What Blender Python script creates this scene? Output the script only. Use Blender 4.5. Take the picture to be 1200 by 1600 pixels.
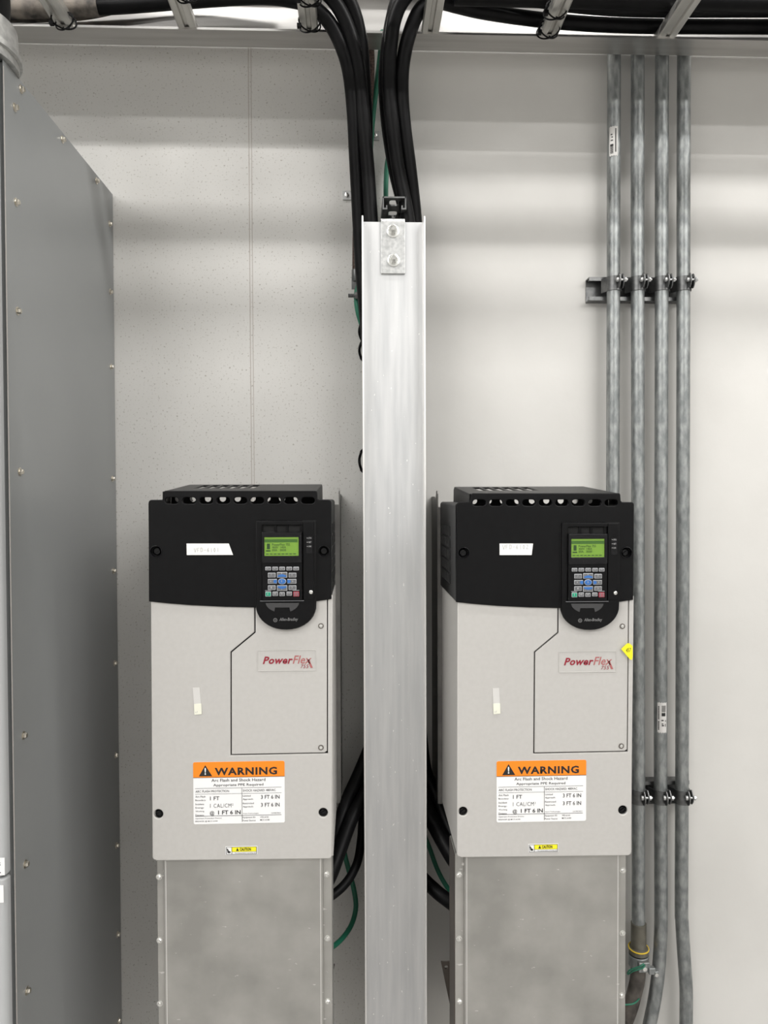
import bpy, bmesh, math, random
from mathutils import Vector, Matrix
random.seed(7)
for o in list(bpy.data.objects):
    bpy.data.objects.remove(o)
SC = bpy.context.scene
COL = SC.collection
PI = math.pi

# ------------------------------------------------------------------ camera
F = 1150.0                       # focal length in pixels of the 1200x1600 frame
CAM = Vector((0, 0, 1.55))
yaw, pitch, roll = math.radians(2.1), math.radians(1.2), 0.0035
fwd = Vector((math.sin(yaw)*math.cos(pitch), math.cos(yaw)*math.cos(pitch), -math.sin(pitch)))
r0 = fwd.cross(Vector((0, 0, 1))).normalized()
u0 = r0.cross(fwd).normalized()
right = r0*math.cos(roll) - u0*math.sin(roll)
up = u0*math.cos(roll) + r0*math.sin(roll)
cd = bpy.data.cameras.new('camera')
cd.sensor_fit = 'VERTICAL'; cd.sensor_height = 36; cd.sensor_width = 27
cd.lens = F/1600*36; cd.clip_start = 0.02
cam = bpy.data.objects.new('camera', cd); COL.objects.link(cam)
m = Matrix((right, up, -fwd)).transposed().to_4x4(); m.translation = CAM
cam.matrix_world = m
SC.camera = cam

def W(px, py, Y):
    """point of the plane Y = const seen at a pixel"""
    d = fwd*F + right*(px-600) - up*(py-800)
    return CAM + d*(Y/d.y)

# ------------------------------------------------------------------ world, exposure
w = bpy.data.worlds.new('world'); SC.world = w; w.use_nodes = True
w.node_tree.nodes['Background'].inputs[0].default_value = (0.8, 0.82, 0.85, 1)
w.node_tree.nodes['Background'].inputs[1].default_value = 0.05
vs = SC.view_settings
vs.view_transform = 'Standard'; vs.look = 'None'; vs.exposure = 0.58; vs.gamma = 1
vs.use_curve_mapping = False
CEIL = 3.35
# three rows of strip lights along the ceiling: (y, z, power per strip)
LIGHTS = [(0.94, 3.18, 9.4, (-2.0, -0.67, 0.67, 2.0)), (-0.25, 3.18, 9.0, (-2.45, -1.2, 1.2, 2.45)), (-1.7, 3.18, 27.0, (-2.5, -1.45, 1.45, 2.5))]

# ------------------------------------------------------------------ materials
def principled(name, col, rough=0.5, metal=0.0, spec=0.5, coat=0.0):
    mt = bpy.data.materials.new(name); mt.use_nodes = True
    b = mt.node_tree.nodes['Principled BSDF']
    b.inputs['Base Color'].default_value = (*col, 1)
    b.inputs['Roughness'].default_value = rough
    b.inputs['Metallic'].default_value = metal
    b.inputs['Specular IOR Level'].default_value = spec
    b.inputs['Coat Weight'].default_value = coat
    return mt

def N(mt, t, **kw):
    n = mt.node_tree.nodes.new(t)
    for k, v in kw.items():
        if k in n.inputs: n.inputs[k].default_value = v
        else: setattr(n, k, v)
    return n

def L(mt, a, b): mt.node_tree.links.new(a, b)

def noisy(name, c1, c2, rough=(0.4, 0.5), metal=0.0, scale=20, stretch=(1, 1, 1), bump=0.0, detail=6, spec=0.5, lo=0.35, hi=0.65):
    """a surface whose colour and gloss wander between two values"""
    mt = principled(name, c1, rough[0], metal, spec)
    b = mt.node_tree.nodes['Principled BSDF']
    tc = N(mt, 'ShaderNodeTexCoord'); mp = N(mt, 'ShaderNodeMapping')
    mp.inputs['Scale'].default_value = stretch
    L(mt, tc.outputs['Object'], mp.inputs['Vector'])
    nz = N(mt, 'ShaderNodeTexNoise', Scale=scale, Detail=detail)
    L(mt, mp.outputs[0], nz.inputs['Vector'])
    cr = N(mt, 'ShaderNodeValToRGB')
    cr.color_ramp.elements[0].position = lo; cr.color_ramp.elements[1].position = hi
    cr.color_ramp.elements[0].color = (*c1, 1); cr.color_ramp.elements[1].color = (*c2, 1)
    L(mt, nz.outputs[0], cr.inputs[0]); L(mt, cr.outputs[0], b.inputs['Base Color'])
    mr = N(mt, 'ShaderNodeMapRange')
    mr.inputs['To Min'].default_value = rough[0]; mr.inputs['To Max'].default_value = rough[1]
    L(mt, nz.outputs[0], mr.inputs[0]); L(mt, mr.outputs[0], b.inputs['Roughness'])
    if bump:
        bp = N(mt, 'ShaderNodeBump', Strength=bump, Distance=0.002)
        L(mt, nz.outputs[0], bp.inputs['Height']); L(mt, bp.outputs[0], b.inputs['Normal'])
    mt['n'] = 1
    return mt

def add_scratches(mt, col, scale=60, stretch=(1, 1, .12), thr=0.70, rough_to=None):
    """light flecks and scuffs with a shape of their own over a base colour"""
    b = mt.node_tree.nodes['Principled BSDF']
    src = b.inputs['Base Color'].links[0].from_socket
    tc = N(mt, 'ShaderNodeTexCoord'); mp = N(mt, 'ShaderNodeMapping')
    mp.inputs['Scale'].default_value = stretch
    L(mt, tc.outputs['Object'], mp.inputs['Vector'])
    nz = N(mt, 'ShaderNodeTexNoise', Scale=scale, Detail=3)
    L(mt, mp.outputs[0], nz.inputs['Vector'])
    cr = N(mt, 'ShaderNodeValToRGB')
    cr.color_ramp.elements[0].position = thr; cr.color_ramp.elements[1].position = thr+.03
    L(mt, nz.outputs[0], cr.inputs[0])
    mx = N(mt, 'ShaderNodeMix', data_type='RGBA')
    L(mt, cr.outputs[0], mx.inputs[0]); L(mt, src, mx.inputs[6])
    mx.inputs[7].default_value = (*col, 1)
    L(mt, mx.outputs[2], b.inputs['Base Color'])

M = {}
# painted steel wall: speckled panel left of x = 0.07, smooth panel right of it
mt = noisy('wall_paint', (0.60, 0.59, 0.565), (0.66, 0.65, 0.625), (0.42, 0.5), scale=3, bump=0.0)
b = mt.node_tree.nodes['Principled BSDF']
src = b.inputs['Base Color'].links[0].from_socket
tc = N(mt, 'ShaderNodeTexCoord')
vn = N(mt, 'ShaderNodeTexNoise', Scale=230.0, Detail=2)
L(mt, tc.outputs['Object'], vn.inputs['Vector'])
cr = N(mt, 'ShaderNodeValToRGB'); cr.color_ramp.elements[0].position = 0.62; cr.color_ramp.elements[1].position = 0.70
L(mt, vn.outputs[0], cr.inputs[0])
sx = N(mt, 'ShaderNodeSeparateXYZ'); L(mt, tc.outputs['Object'], sx.inputs[0])
lt = N(mt, 'ShaderNodeMath', operation='LESS_THAN'); L(mt, sx.outputs[0], lt.inputs[0]); lt.inputs[1].default_value = 0.07
ml = N(mt, 'ShaderNodeMath', operation='MULTIPLY'); L(mt, cr.outputs[0], ml.inputs[0]); L(mt, lt.outputs[0], ml.inputs[1])
m2 = N(mt, 'ShaderNodeMath', operation='MULTIPLY'); L(mt, ml.outputs[0], m2.inputs[0]); m2.inputs[1].default_value = 0.75
mx = N(mt, 'ShaderNodeMix', data_type='RGBA'); L(mt, m2.outputs[0], mx.inputs[0]); L(mt, src, mx.inputs[6])
mx.inputs[7].default_value = (0.30, 0.28, 0.24, 1); L(mt, mx.outputs[2], b.inputs['Base Color'])
fine = N(mt, 'ShaderNodeTexNoise', Scale=60.0, Detail=5); L(mt, tc.outputs['Object'], fine.inputs['Vector'])
bp = N(mt, 'ShaderNodeBump', Strength=0.12, Distance=0.002); L(mt, fine.outputs[0], bp.inputs['Height']); L(mt, bp.outputs[0], b.inputs['Normal'])
M['wall'] = mt
M['seam'] = principled('caulk', (0.5, 0.46, 0.43), 0.6)
M['room'] = noisy('room_wall', (0.54, 0.54, 0.53), (0.60, 0.60, 0.59), (0.6, 0.7), scale=2)
M['ceiling'] = principled('ceiling_paint', (0.75, 0.75, 0.74), 0.7)
M['floor'] = noisy('floor_coating', (0.30, 0.29, 0.28), (0.38, 0.37, 0.36), (0.4, 0.6), scale=4)
M['alu'] = noisy('brushed_aluminium', (0.62, 0.63, 0.64), (0.72, 0.725, 0.73), (0.40, 0.50), 0.95, scale=18, stretch=(4, 4, .3), bump=0.03)
add_scratches(M['alu'], (0.97, 0.97, 0.96), scale=170, stretch=(1, 1, .5), thr=0.69)
M['alu_edge'] = principled('sheared_aluminium_edge', (0.93, 0.92, 0.90), 0.38, 0.6)
M['tray'] = noisy('tray_aluminium', (0.50, 0.49, 0.475), (0.60, 0.59, 0.575), (0.28, 0.4), 1.0, scale=10, stretch=(.3, 5, 5))
M['rung'] = noisy('rung_aluminium', (0.55, 0.54, 0.51), (0.66, 0.65, 0.62), (0.4, 0.5), 0.9, scale=10, stretch=(5, .3, 5))
M['box'] = noisy('sheet_aluminium', (0.38, 0.375, 0.355), (0.52, 0.51, 0.485), (0.42, 0.58), 0.85, scale=9, stretch=(1, 1, 1), bump=0.02, detail=8)
add_scratches(M['box'], (0.70, 0.69, 0.67), scale=160, stretch=(.3, .3, 1), thr=0.70)
M['galv'] = noisy('galvanised_steel', (0.22, 0.235, 0.236), (0.37, 0.385, 0.382), (0.38, 0.48), 0.75, scale=110, stretch=(1, 1, .4), bump=0.10)
M['galv_dark'] = noisy('zinc_plated_steel', (0.13, 0.134, 0.136), (0.23, 0.232, 0.23), (0.35, 0.5), 0.9, scale=60, bump=0.05)
M['zinc'] = noisy('bright_zinc', (0.68, 0.68, 0.66), (0.84, 0.84, 0.81), (0.2, 0.32), 1.0, scale=80)
M['brass'] = principled('yellow_zinc_screw', (0.66, 0.62, 0.54), 0.28, 1.0)
M['bracket'] = noisy('zinc_plate', (0.50, 0.51, 0.51), (0.66, 0.665, 0.66), (0.36, 0.48), 0.95, scale=140, bump=0.05)
M['scoop'] = principled('dark_grey_plastic', (0.045, 0.045, 0.047), 0.4)
M['hub'] = noisy('cast_zinc', (0.42, 0.42, 0.41), (0.60, 0.60, 0.58), (0.35, 0.5), 0.8, scale=90, bump=0.08)
M['steel_dark'] = principled('dark_steel', (0.16, 0.14, 0.125), 0.5, 0.7)
M['cable'] = noisy('black_cable_jacket', (0.004, 0.004, 0.0045), (0.007, 0.007, 0.0075), (0.36, 0.46), scale=30, bump=0.03, spec=0.13)
M['green'] = noisy('green_insulation', (0.012, 0.13, 0.075), (0.02, 0.19, 0.115), (0.4, 0.5), scale=20)
M['copper'] = noisy('tarnished_braid', (0.035, 0.022, 0.018), (0.12, 0.075, 0.06), (0.5, 0.6), 0.4, scale=260, bump=0.5)
M['cover_black'] = noisy('black_plastic', (0.0035, 0.0035, 0.004), (0.0045, 0.0045, 0.005), (0.34, 0.40), scale=90, bump=0.03, spec=0.16)
M['gloss_black'] = principled('gloss_black_plastic', (0.004, 0.004, 0.005), 0.2, 0, 0.3)
M['void'] = principled('inner_black', (0.004, 0.004, 0.004), 0.8)
M['cover_grey'] = noisy('light_grey_plastic', (0.475, 0.463, 0.443), (0.495, 0.483, 0.463), (0.42, 0.5), scale=120, bump=0.03)
M['chassis'] = noisy('chassis_steel', (0.15, 0.145, 0.14), (0.21, 0.205, 0.195), (0.4, 0.5), 0.7, scale=20)
M['cabinet'] = noisy('grey_enamel', (0.235, 0.243, 0.243), (0.255, 0.263, 0.263), (0.30, 0.36), scale=3)
M['door'] = noisy('light_grey_enamel', (0.42, 0.43, 0.435), (0.45, 0.46, 0.465), (0.3, 0.36), scale=3)
M['white'] = principled('white_vinyl', (0.86, 0.86, 0.86), 0.4)
M['tape'] = principled('white_tape', (0.84, 0.84, 0.82), 0.5)
M['tape2'] = principled('clear_label_tape', (0.62, 0.61, 0.59), 0.3)
M['cream'] = principled('cream_paper', (0.80, 0.80, 0.68), 0.6)
M['orange'] = principled('orange_vinyl', (0.95, 0.25, 0.01), 0.4)
M['yellow'] = principled('yellow_vinyl', (0.88, 0.80, 0.02), 0.4)
M['ink'] = principled('black_ink', (0.012, 0.012, 0.012), 0.5)
M['ink2'] = principled('pencil_ink', (0.35, 0.35, 0.36), 0.6)
M['red'] = principled('dark_red_print', (0.27, 0.012, 0.03), 0.5)
M['red2'] = principled('faded_red_print', (0.40, 0.12, 0.12), 0.5)
M['logo'] = principled('grey_logo_print', (0.16, 0.16, 0.16), 0.5)
M['key'] = principled('grey_key', (0.14, 0.143, 0.15), 0.45)
M['keyrim'] = principled('pale_key_edge', (0.55, 0.56, 0.58), 0.45)
M['blue'] = principled('blue_key', (0.03, 0.14, 0.42), 0.4)
M['keygreen'] = principled('green_key', (0.01, 0.30, 0.17), 0.4)
M['keyred'] = principled('red_key_print', (0.60, 0.04, 0.08), 0.4)
M['ledtext'] = principled('light_print', (0.42, 0.42, 0.42), 0.5)
M['lcdink'] = principled('lcd_ink', (0.015, 0.05, 0.008), 0.5)
M['lcdbar'] = principled('lcd_title_bar', (0.04, 0.12, 0.012), 0.5)
M['dust'] = noisy('dusty_conduit', (0.05, 0.045, 0.04), (0.22, 0.19, 0.16), (0.7, 0.8), scale=40, bump=0.3)
M['sleeve'] = noisy('soiled_sleeve', (0.03, 0.025, 0.022), (0.13, 0.115, 0.10), (0.55, 0.7), scale=30, bump=0.2)
M['coupling'] = noisy('weathered_coupling', (0.10, 0.095, 0.075), (0.18, 0.17, 0.14), (0.4, 0.55), 0.5, scale=30)
M['yellow_ring'] = principled('yellow_gasket', (0.65, 0.45, 0.03), 0.5)
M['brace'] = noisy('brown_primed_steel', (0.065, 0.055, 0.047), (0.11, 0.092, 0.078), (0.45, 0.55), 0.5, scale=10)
mt = bpy.data.materials.new('backlit_lcd'); mt.use_nodes = True
b = mt.node_tree.nodes['Principled BSDF']; b.inputs['Base Color'].default_value = (0.13, 0.24, 0.03, 1)
b.inputs['Roughness'].default_value = 0.25
b.inputs['Emission Color'].default_value = (0.20, 0.40, 0.04, 1); b.inputs['Emission Strength'].default_value = 0.16
M['lcd'] = mt

# ------------------------------------------------------------------ object helpers
ORI = {}
def _link(name, me, mat, parent, origin):
    o = bpy.data.objects.new(name, me); COL.objects.link(o)
    if mat is not None:
        me.materials.clear(); me.materials.append(mat)
    if parent is not None:
        me.transform(Matrix.Translation(-ORI[parent.name])); o.parent = parent; ORI[o.name] = ORI[parent.name]
    else:
        me.transform(Matrix.Translation(-origin)); o.location = origin; ORI[o.name] = origin
    return o

def obj(name, bm, mat, parent=None, smooth=False, bevel=0):
    """link a bmesh given in world coordinates as one object"""
    bmesh.ops.recalc_face_normals(bm, faces=bm.faces)
    me = bpy.data.meshes.new(name); bm.to_mesh(me); bm.free()
    if smooth:
        for p in me.polygons: p.use_smooth = True
        if hasattr(me, 'set_sharp_from_angle'): me.set_sharp_from_angle(angle=math.radians(38))
    vs_ = [v.co for v in me.vertices]
    c = Vector((sum(v.x for v in vs_)/len(vs_), sum(v.y for v in vs_)/len(vs_), min(v.z for v in vs_)))
    o = _link(name, me, M[mat], parent, c)
    if bevel:
        md = o.modifiers.new('bevel', 'BEVEL'); md.width = bevel; md.segments = 3; md.limit_method = 'ANGLE'
    return o

def tag(o, label, cat=None, group=None):
    o['label'] = label
    if cat: o['category'] = cat
    if group: o['group'] = group
    return o

def empty(name, loc, label, cat, group=None):
    o = bpy.data.objects.new(name, None); COL.objects.link(o); o.location = loc; o.empty_display_size = .05
    ORI[o.name] = Vector(loc)
    return tag(o, label, cat, group)

def struct(name, bm, mat, **k):
    o = obj(name, bm, mat, **k); o['kind'] = 'structure'; return o

def B(): return bmesh.new()

def box(bm, x0, x1, y0, y1, z0, z1):
    v = [bm.verts.new(p) for p in ((x0,y0,z0),(x1,y0,z0),(x1,y1,z0),(x0,y1,z0),(x0,y0,z1),(x1,y0,z1),(x1,y1,z1),(x0,y1,z1))]
    for f in ((0,1,2,3),(4,5,6,7),(0,1,5,4),(1,2,6,5),(2,3,7,6),(3,0,4,7)): bm.faces.new([v[i] for i in f])
    return bm

def prism(bm, pts, axis, a0, a1):
    """extrude a closed 2D outline along an axis; outline is (y,z) for X, (x,z) for Y, (x,y) for Z"""
    def P(p, a):
        return {'X': (a, p[0], p[1]), 'Y': (p[0], a, p[1]), 'Z': (p[0], p[1], a)}[axis]
    va = [bm.verts.new(P(p, a0)) for p in pts]; vb = [bm.verts.new(P(p, a1)) for p in pts]
    n = len(pts)
    bm.faces.new(va); bm.faces.new(vb)
    for i in range(n): bm.faces.new((va[i], va[(i+1) % n], vb[(i+1) % n], vb[i]))
    return bm

def frame_of(d):
    d = Vector(d).normalized(); a = Vector((0, 0, 1)) if abs(d.z) < .9 else Vector((1, 0, 0))
    u = d.cross(a).normalized(); return d, u, u.cross(d)

def lathe(bm, c, d, prof, n=20, caps=True):
    """prof: list of (radius, distance along d)"""
    d, u, v = frame_of(d); c = Vector(c); rings = []
    for r, t in prof:
        if r < 1e-6: rings.append([bm.verts.new(c+d*t)])
        else: rings.append([bm.verts.new(c+d*t+(u*math.cos(2*PI*k/n)+v*math.sin(2*PI*k/n))*r) for k in range(n)])
    for a, b_ in zip(rings[:-1], rings[1:]):
        for k in range(n):
            q = [a[k % len(a)], a[(k+1) % len(a)], b_[(k+1) % len(b_)], b_[k % len(b_)]]
            q2 = []
            for x in q:
                if x not in q2: q2.append(x)
            if len(q2) > 2: bm.faces.new(q2)
    for R in (rings[0], rings[-1]):
        if caps and len(R) > 2: bm.faces.new(R)
    return bm

def cyl(bm, a, b_, r, n=16):
    a = Vector(a); b_ = Vector(b_); return lathe(bm, a, b_-a, [(r, 0), (r, (b_-a).length)], n)

def spline(pts, sub=8):
    pts = [Vector(p) for p in pts]; P = [pts[0]*2-pts[1]]+pts+[pts[-1]*2-pts[-2]]; out = []
    for i in range(1, len(P)-2):
        for s in range(sub):
            t = s/sub; p0, p1, p2, p3 = P[i-1:i+3]
            out.append(0.5*((2*p1)+(-p0+p2)*t+(2*p0-5*p1+4*p2-p3)*t*t+(-p0+3*p1-3*p2+p3)*t**3))
    out.append(pts[-1]); return out

def tube(bm, pts, r, n=14, sub=8, raw=False):
    ps = [Vector(p) for p in pts] if raw else spline(pts, sub)
    rings = []; u = None
    for i, p in enumerate(ps):
        d = (ps[min(i+1, len(ps)-1)]-ps[max(i-1, 0)]).normalized()
        if u is None: _, u, _ = frame_of(d)
        u = (u-d*u.dot(d)).normalized(); v = d.cross(u)
        rr = r(i/(len(ps)-1)) if callable(r) else r
        rings.append([bm.verts.new(p+(u*math.cos(2*PI*k/n)+v*math.sin(2*PI*k/n))*rr) for k in range(n)])
    for a, b_ in zip(rings[:-1], rings[1:]):
        for k in range(n): bm.faces.new((a[k], a[(k+1) % n], b_[(k+1) % n], b_[k]))
    bm.faces.new(rings[0]); bm.faces.new(rings[-1]); return bm

def curve_mesh(cu, sx=1):
    t = bpy.data.objects.new('t', cu); me = bpy.data.meshes.new_from_object(t)
    bpy.data.objects.remove(t); bpy.data.curves.remove(cu); return me

def plate(bm, loops, y0, y1, bevel=0.0):
    """filled outline(s) of (x,z) points with holes, standing between depths y0 (front) and y1"""
    cu = bpy.data.curves.new('c', 'CURVE'); cu.dimensions = '2D'; cu.fill_mode = 'BOTH'
    cu.extrude = abs(y1-y0)/2-bevel; cu.bevel_depth = bevel; cu.bevel_resolution = 2; cu.offset = -bevel
    for lp in loops:
        s = cu.splines.new('POLY'); s.points.add(len(lp)-1)
        for i, (x, z) in enumerate(lp): s.points[i].co = (x, z, 0, 1)
        s.use_cyclic_u = True
    me = curve_mesh(cu); ym = (y0+y1)/2
    me.transform(Matrix(((1,0,0,0),(0,0,-1,ym),(0,1,0,0),(0,0,0,1))))
    bm.from_mesh(me); bpy.data.meshes.remove(me); return bm

def rrect(x0, x1, z0, z1, r, n=4):
    out = []
    for cx, cz, a in ((x1-r, z1-r, 0), (x0+r, z1-r, 90), (x0+r, z0+r, 180), (x1-r, z0+r, 270)):
        for k in range(n+1):
            t = math.radians(a+90*k/n); out.append((cx+r*math.cos(t), cz+r*math.sin(t)))
    return out

def disc(cx, cz, r, rz=None, n=20):
    rz = rz or r
    return [(cx+r*math.cos(2*PI*k/n), cz+rz*math.sin(2*PI*k/n)) for k in range(n)]

def text(bm, s, x0, x1, z0, z1, y, bold=0.0, shear=0.0, rot=0, space=1.0):
    """lettering fitted into the rectangle x0..x1, z0..z1 on the plane y"""
    cu = bpy.data.curves.new('f', 'FONT'); cu.body = s; cu.extrude = 0; cu.offset = bold; cu.shear = shear; cu.space_character = space
    cu.resolution_u = 2
    me = curve_mesh(cu)
    if rot: me.transform(Matrix.Rotation(math.radians(rot), 4, 'Z'))
    xs = [v.co.x for v in me.vertices]; ys = [v.co.y for v in me.vertices]
    if not xs: return bm
    kx = (x1-x0)/(max(xs)-min(xs)); ky = (z1-z0)/(max(ys)-min(ys))
    for v in me.vertices:
        v.co = (x0+(v.co.x-min(xs))*kx, y, z0+(v.co.y-min(ys))*ky)
    bm.from_mesh(me); bpy.data.meshes.remove(me); return bm

def mesh_part(name, bm, mat, parent):        # shared mesh placed through its location
    me = bpy.data.meshes.new(name); bmesh.ops.recalc_face_normals(bm, faces=bm.faces); bm.to_mesh(me); bm.free()
    for p in me.polygons: p.use_smooth = True
    if hasattr(me, 'set_sharp_from_angle'): me.set_sharp_from_angle(angle=math.radians(35))
    me.materials.append(M[mat]); return me

def place(name, me, loc, parent, rot=0.0, axis='Y'):
    o = bpy.data.objects.new(name, me); COL.objects.link(o); o.parent = parent
    o.location = Vector(loc)-ORI[parent.name]
    if rot:
        if axis == 'Y': o.rotation_euler = (0, rot, 0)
        elif axis == 'Z': o.rotation_euler = (0, 0, rot)
        else: o.rotation_euler = (rot, 0, 0)
    return o

def screw_mesh(name, r, mat, hexa=True, d=(0, -1, 0), h=None):
    bm = B(); h = h or r*0.8
    lathe(bm, (0, 0, 0), d, [(r*1.45, 0), (r*1.45, r*.18), (r*.98, r*.28)], 20)
    if hexa: lathe(bm, (0, 0, 0), d, [(r, r*.2), (r, h), (r*.8, h*1.25)], 6)
    else:
        lathe(bm, (0, 0, 0), d, [(r, r*.2), (r*.95, h*.6), (r*.6, h), (0, h*1.15)], 16)
    return mesh_part(name, bm, mat, None)

# ------------------------------------------------------------------ room
WALL = 1.60
struct('floor', box(B(), -3.2, 3.2, -3.0, WALL+.06, -.06, 0), 'floor')
struct('ceiling', box(B(), -3.2, 3.2, -3.0, WALL+.06, CEIL, CEIL+.06), 'ceiling')
wb = B(); box(wb, -3.2, 3.2, WALL, WALL+.06, 0, CEIL)
wall = struct('wall_back', wb, 'wall')
struct('wall_front', box(B(), -3.2, 3.2, -3.06, -3.0, 0, CEIL), 'room')
struct('wall_left', box(B(), -3.26, -3.2, -3.0, WALL, 0, CEIL), 'room')
struct('wall_right', box(B(), 3.2, 3.26, -3.0, WALL, 0, CEIL), 'room')
# recess the wall's own coordinates so that the paint's panel joint is at x = 0.07
wall.data.transform(Matrix.Translation(wall.location)); wall.location = (0, 0, 0)
t = B(); p = W(393, 420, WALL)
for dx, r in ((-.0026, .0009), (.0030, .0008)):
    tube(t, [(p.x+dx, WALL, 0.02), (p.x+dx+.001, WALL, 1.0), (p.x+dx-.001, WALL, 2.1), (p.x+dx, WALL, CEIL-.02)], r, 6)
struct('trim_1', t, 'seam', smooth=True)
t = B(); px_ = W(624, 700, WALL).x
tube(t, [(px_, WALL, 0.02), (px_, WALL, CEIL-.02)], .002, 6)
struct('trim_2', t, 'seam')

# ------------------------------------------------------------------ ceiling strip lights
for ly, lz, pw, xs_row in LIGHTS:
    for lx in xs_row:
        e = empty('ceiling_light', (lx, ly, lz), 'long white ceiling strip light', 'light', 'ceiling strip lights')
        t = B(); box(t, lx-.50, lx+.50, ly-.05, ly+.05, lz+.03, CEIL); obj('housing', t, 'white', e)
        t = B(); box(t, lx-.48, lx+.48, ly-.035, ly+.035, lz+.012, lz+.03); obj('diffuser', t, 'white', e)
        ld = bpy.data.lights.new('strip', 'AREA'); ld.shape = 'RECTANGLE'; ld.size = 0.96; ld.size_y = 0.07
        ld.energy = pw; ld.color = (1.0, 0.983, 0.962)
        lo = bpy.data.objects.new('lamp', ld); COL.objects.link(lo); lo.parent = e
        lo.location = (0, 0, 0.008)

# ------------------------------------------------------------------ left cabinet
CX, CY0, CTOP = -0.516, 1.114, 1.55+.644
cab = empty('switchgear_cabinet', (-.83, 1.36, 0), 'tall grey steel switchgear cabinet with screwed side panel at left', 'cabinet')
t = B(); box(t, -1.15, CX-.002, CY0+.004, WALL-.002, 0.08, CTOP-.002); obj('body', t, 'cabinet', cab)
t = B(); box(t, -1.13, CX-.02, CY0+.03, WALL-.03, 0, .08); obj('plinth', t, 'void', cab)
t = B(); box(t, CX-.002, CX, CY0, WALL-.002, 0.085, CTOP); obj('side_panel', t, 'cabinet', cab, bevel=.0006)
t = B(); box(t, CX-.0005, CX+.0003, CY0-.0006, CY0+.0006, 0.085, CTOP-.01); o = obj('panel_edge', t, 'seam', cab); o['label'] = 'bare metal edge of the side panel'
def cdoor(z0, z1):
    t = B(); pts = []
    x0, x1, y0, y1, r = -1.14, CX-.004, 1.093, 1.111, .010
    pts = [(x0, y1), (x0, y0)] + [(x1-r+r*math.sin(a), y0+r-r*math.cos(a)) for a in [k*PI/12 for k in range(7)]] + [(x1, y1)]
    prism(t, pts, 'Z', z0, z1)
    return t
zs = W(20, 1371, 1.095).z
d1 = obj('door', cdoor(zs+.0018, W(5, 76, 1.095).z), 'door', cab, smooth=True, bevel=.003)
d2 = obj('door', cdoor(.10, zs-.0018), 'door', cab, smooth=True, bevel=.003)
# the two white stickers whose edges show
for d_, y0, y1, xr, rows in ((d1, 1340, 1367, 7.8, ((1347, 1352, 'S'), (1362, 1363.5, '-'))), (d2, 1383, 1410, 6.0, ((1390, 1397, '-'), (1405, 1407, '-')))):
    a = W(xr, y1, 1.093); b_ = W(xr, y0, 1.093)
    t = B(); box(t, a.x-.075, a.x, 1.0922, 1.0932, a.z, b_.z); s_ = obj('sticker', t, 'white', d_); s_['label'] = 'white sticker on the cabinet door'
    t = B()
    for q0, q1, ch in rows:
        za, zb = W(xr, q1, 1.093).z, W(xr, q0, 1.093).z
        text(t, ch, a.x-.0085, a.x-.0055, za, zb, 1.0919)
    if len(t.verts): obj('printing', t, 'ink', d_)
    else: t.free()
sm = screw_mesh('screw', .0045, 'brass', d=(1, 0, 0), h=.0045)
YF = CX*-1150/ (558-35)
def zc(py, Y): return W(300, py, Y).z + (CAM.z-CAM.z)
fr = [168, 316, 486, 737, 1149, 1350, 1548]
for py in fr:
    place('screw', sm, (CX, 1.148, W(40, py, 1.148).z), cab, random.random(), 'X')
for py in (350, 456, 573, 748, 892, 1036, 1180, 1321, 1460, 1595):
    place('screw', sm, (CX, 1.575, W(190, py, 1.575).z), cab, random.random(), 'X')
for px, py in ((44, 142), (113, 232), (164, 300)):
    Yq = 1.17 if px == 44 else (1.33 if px == 113 else 1.50)
    # a row just beneath the top edge of the panel
    place('screw', sm, (CX, Yq, CTOP-.013), cab, .3, 'X')
# hub and riser on the cabinet roof
hub = empty('conduit_hub', (-.585, 1.13, CTOP), 'round cast metal hub on top of the grey cabinet', 'conduit fitting')
hc = Vector((-.585, 1.13, CTOP+.012))
t = B(); lathe(t, hc, (0, 0, 1), [(.052, -.012), (.078, -.012), (.078, 0), (.0825, .001), (.0825, .009), (.078, .012), (.076, .047), (.070, .052), (.052, .052)], 48)
obj('hub_ring', t, 'hub', hub, smooth=True)
t = B(); tube(t, [hc+Vector((0, 0, .055)), hc+Vector((0, 0, .11)), hc+Vector((-.045, 0, .18)), hc+Vector((-.087, 0, .25)), hc+Vector((-.09, 0, .40)), hc+Vector((-.09, -.02, CEIL-CTOP-.02))], .064, 28)
tag(obj('riser_hose', t, 'cable', smooth=True), 'thick black hose rising out of the hub on the cabinet', 'hose')

# ------------------------------------------------------------------ cable tray
ZT = 1.55+.917
tray = empty('cable_tray', (0, 1.25, ZT), 'aluminium ladder cable tray along the wall above the drives', 'cable tray')
def rail(yw, s, name):
    th = .003; lip = .055; h = .115
    pts = [(yw, ZT), (yw+s*lip, ZT), (yw+s*lip, ZT+.0045), (yw+s*(lip-.003), ZT+.0045), (yw+s*(lip-.003), ZT+th), (yw+s*th, ZT+th), (yw+s*th, ZT+.018), (yw+s*(th+.006), ZT+.020), (yw+s*(th+.006), ZT+.023), (yw+s*th, ZT+.025),
           (yw+s*th, ZT+h-th), (yw+s*lip*.6, ZT+h-th), (yw+s*lip*.6, ZT+h), (yw, ZT+h)]
    return obj(name, prism(B(), pts, 'X', -3.1, 3.1), 'tray', tray)
YR1, YR2 = 1.53, 0.97
rail(YR1, -1, 'side_rail'); rail(YR2, 1, 'side_rail')
x4 = W(672, 62, 1.475).x; pitch_r = (W(1045, 68, 1.475).x-W(295, 59, 1.475).x)/4
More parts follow.
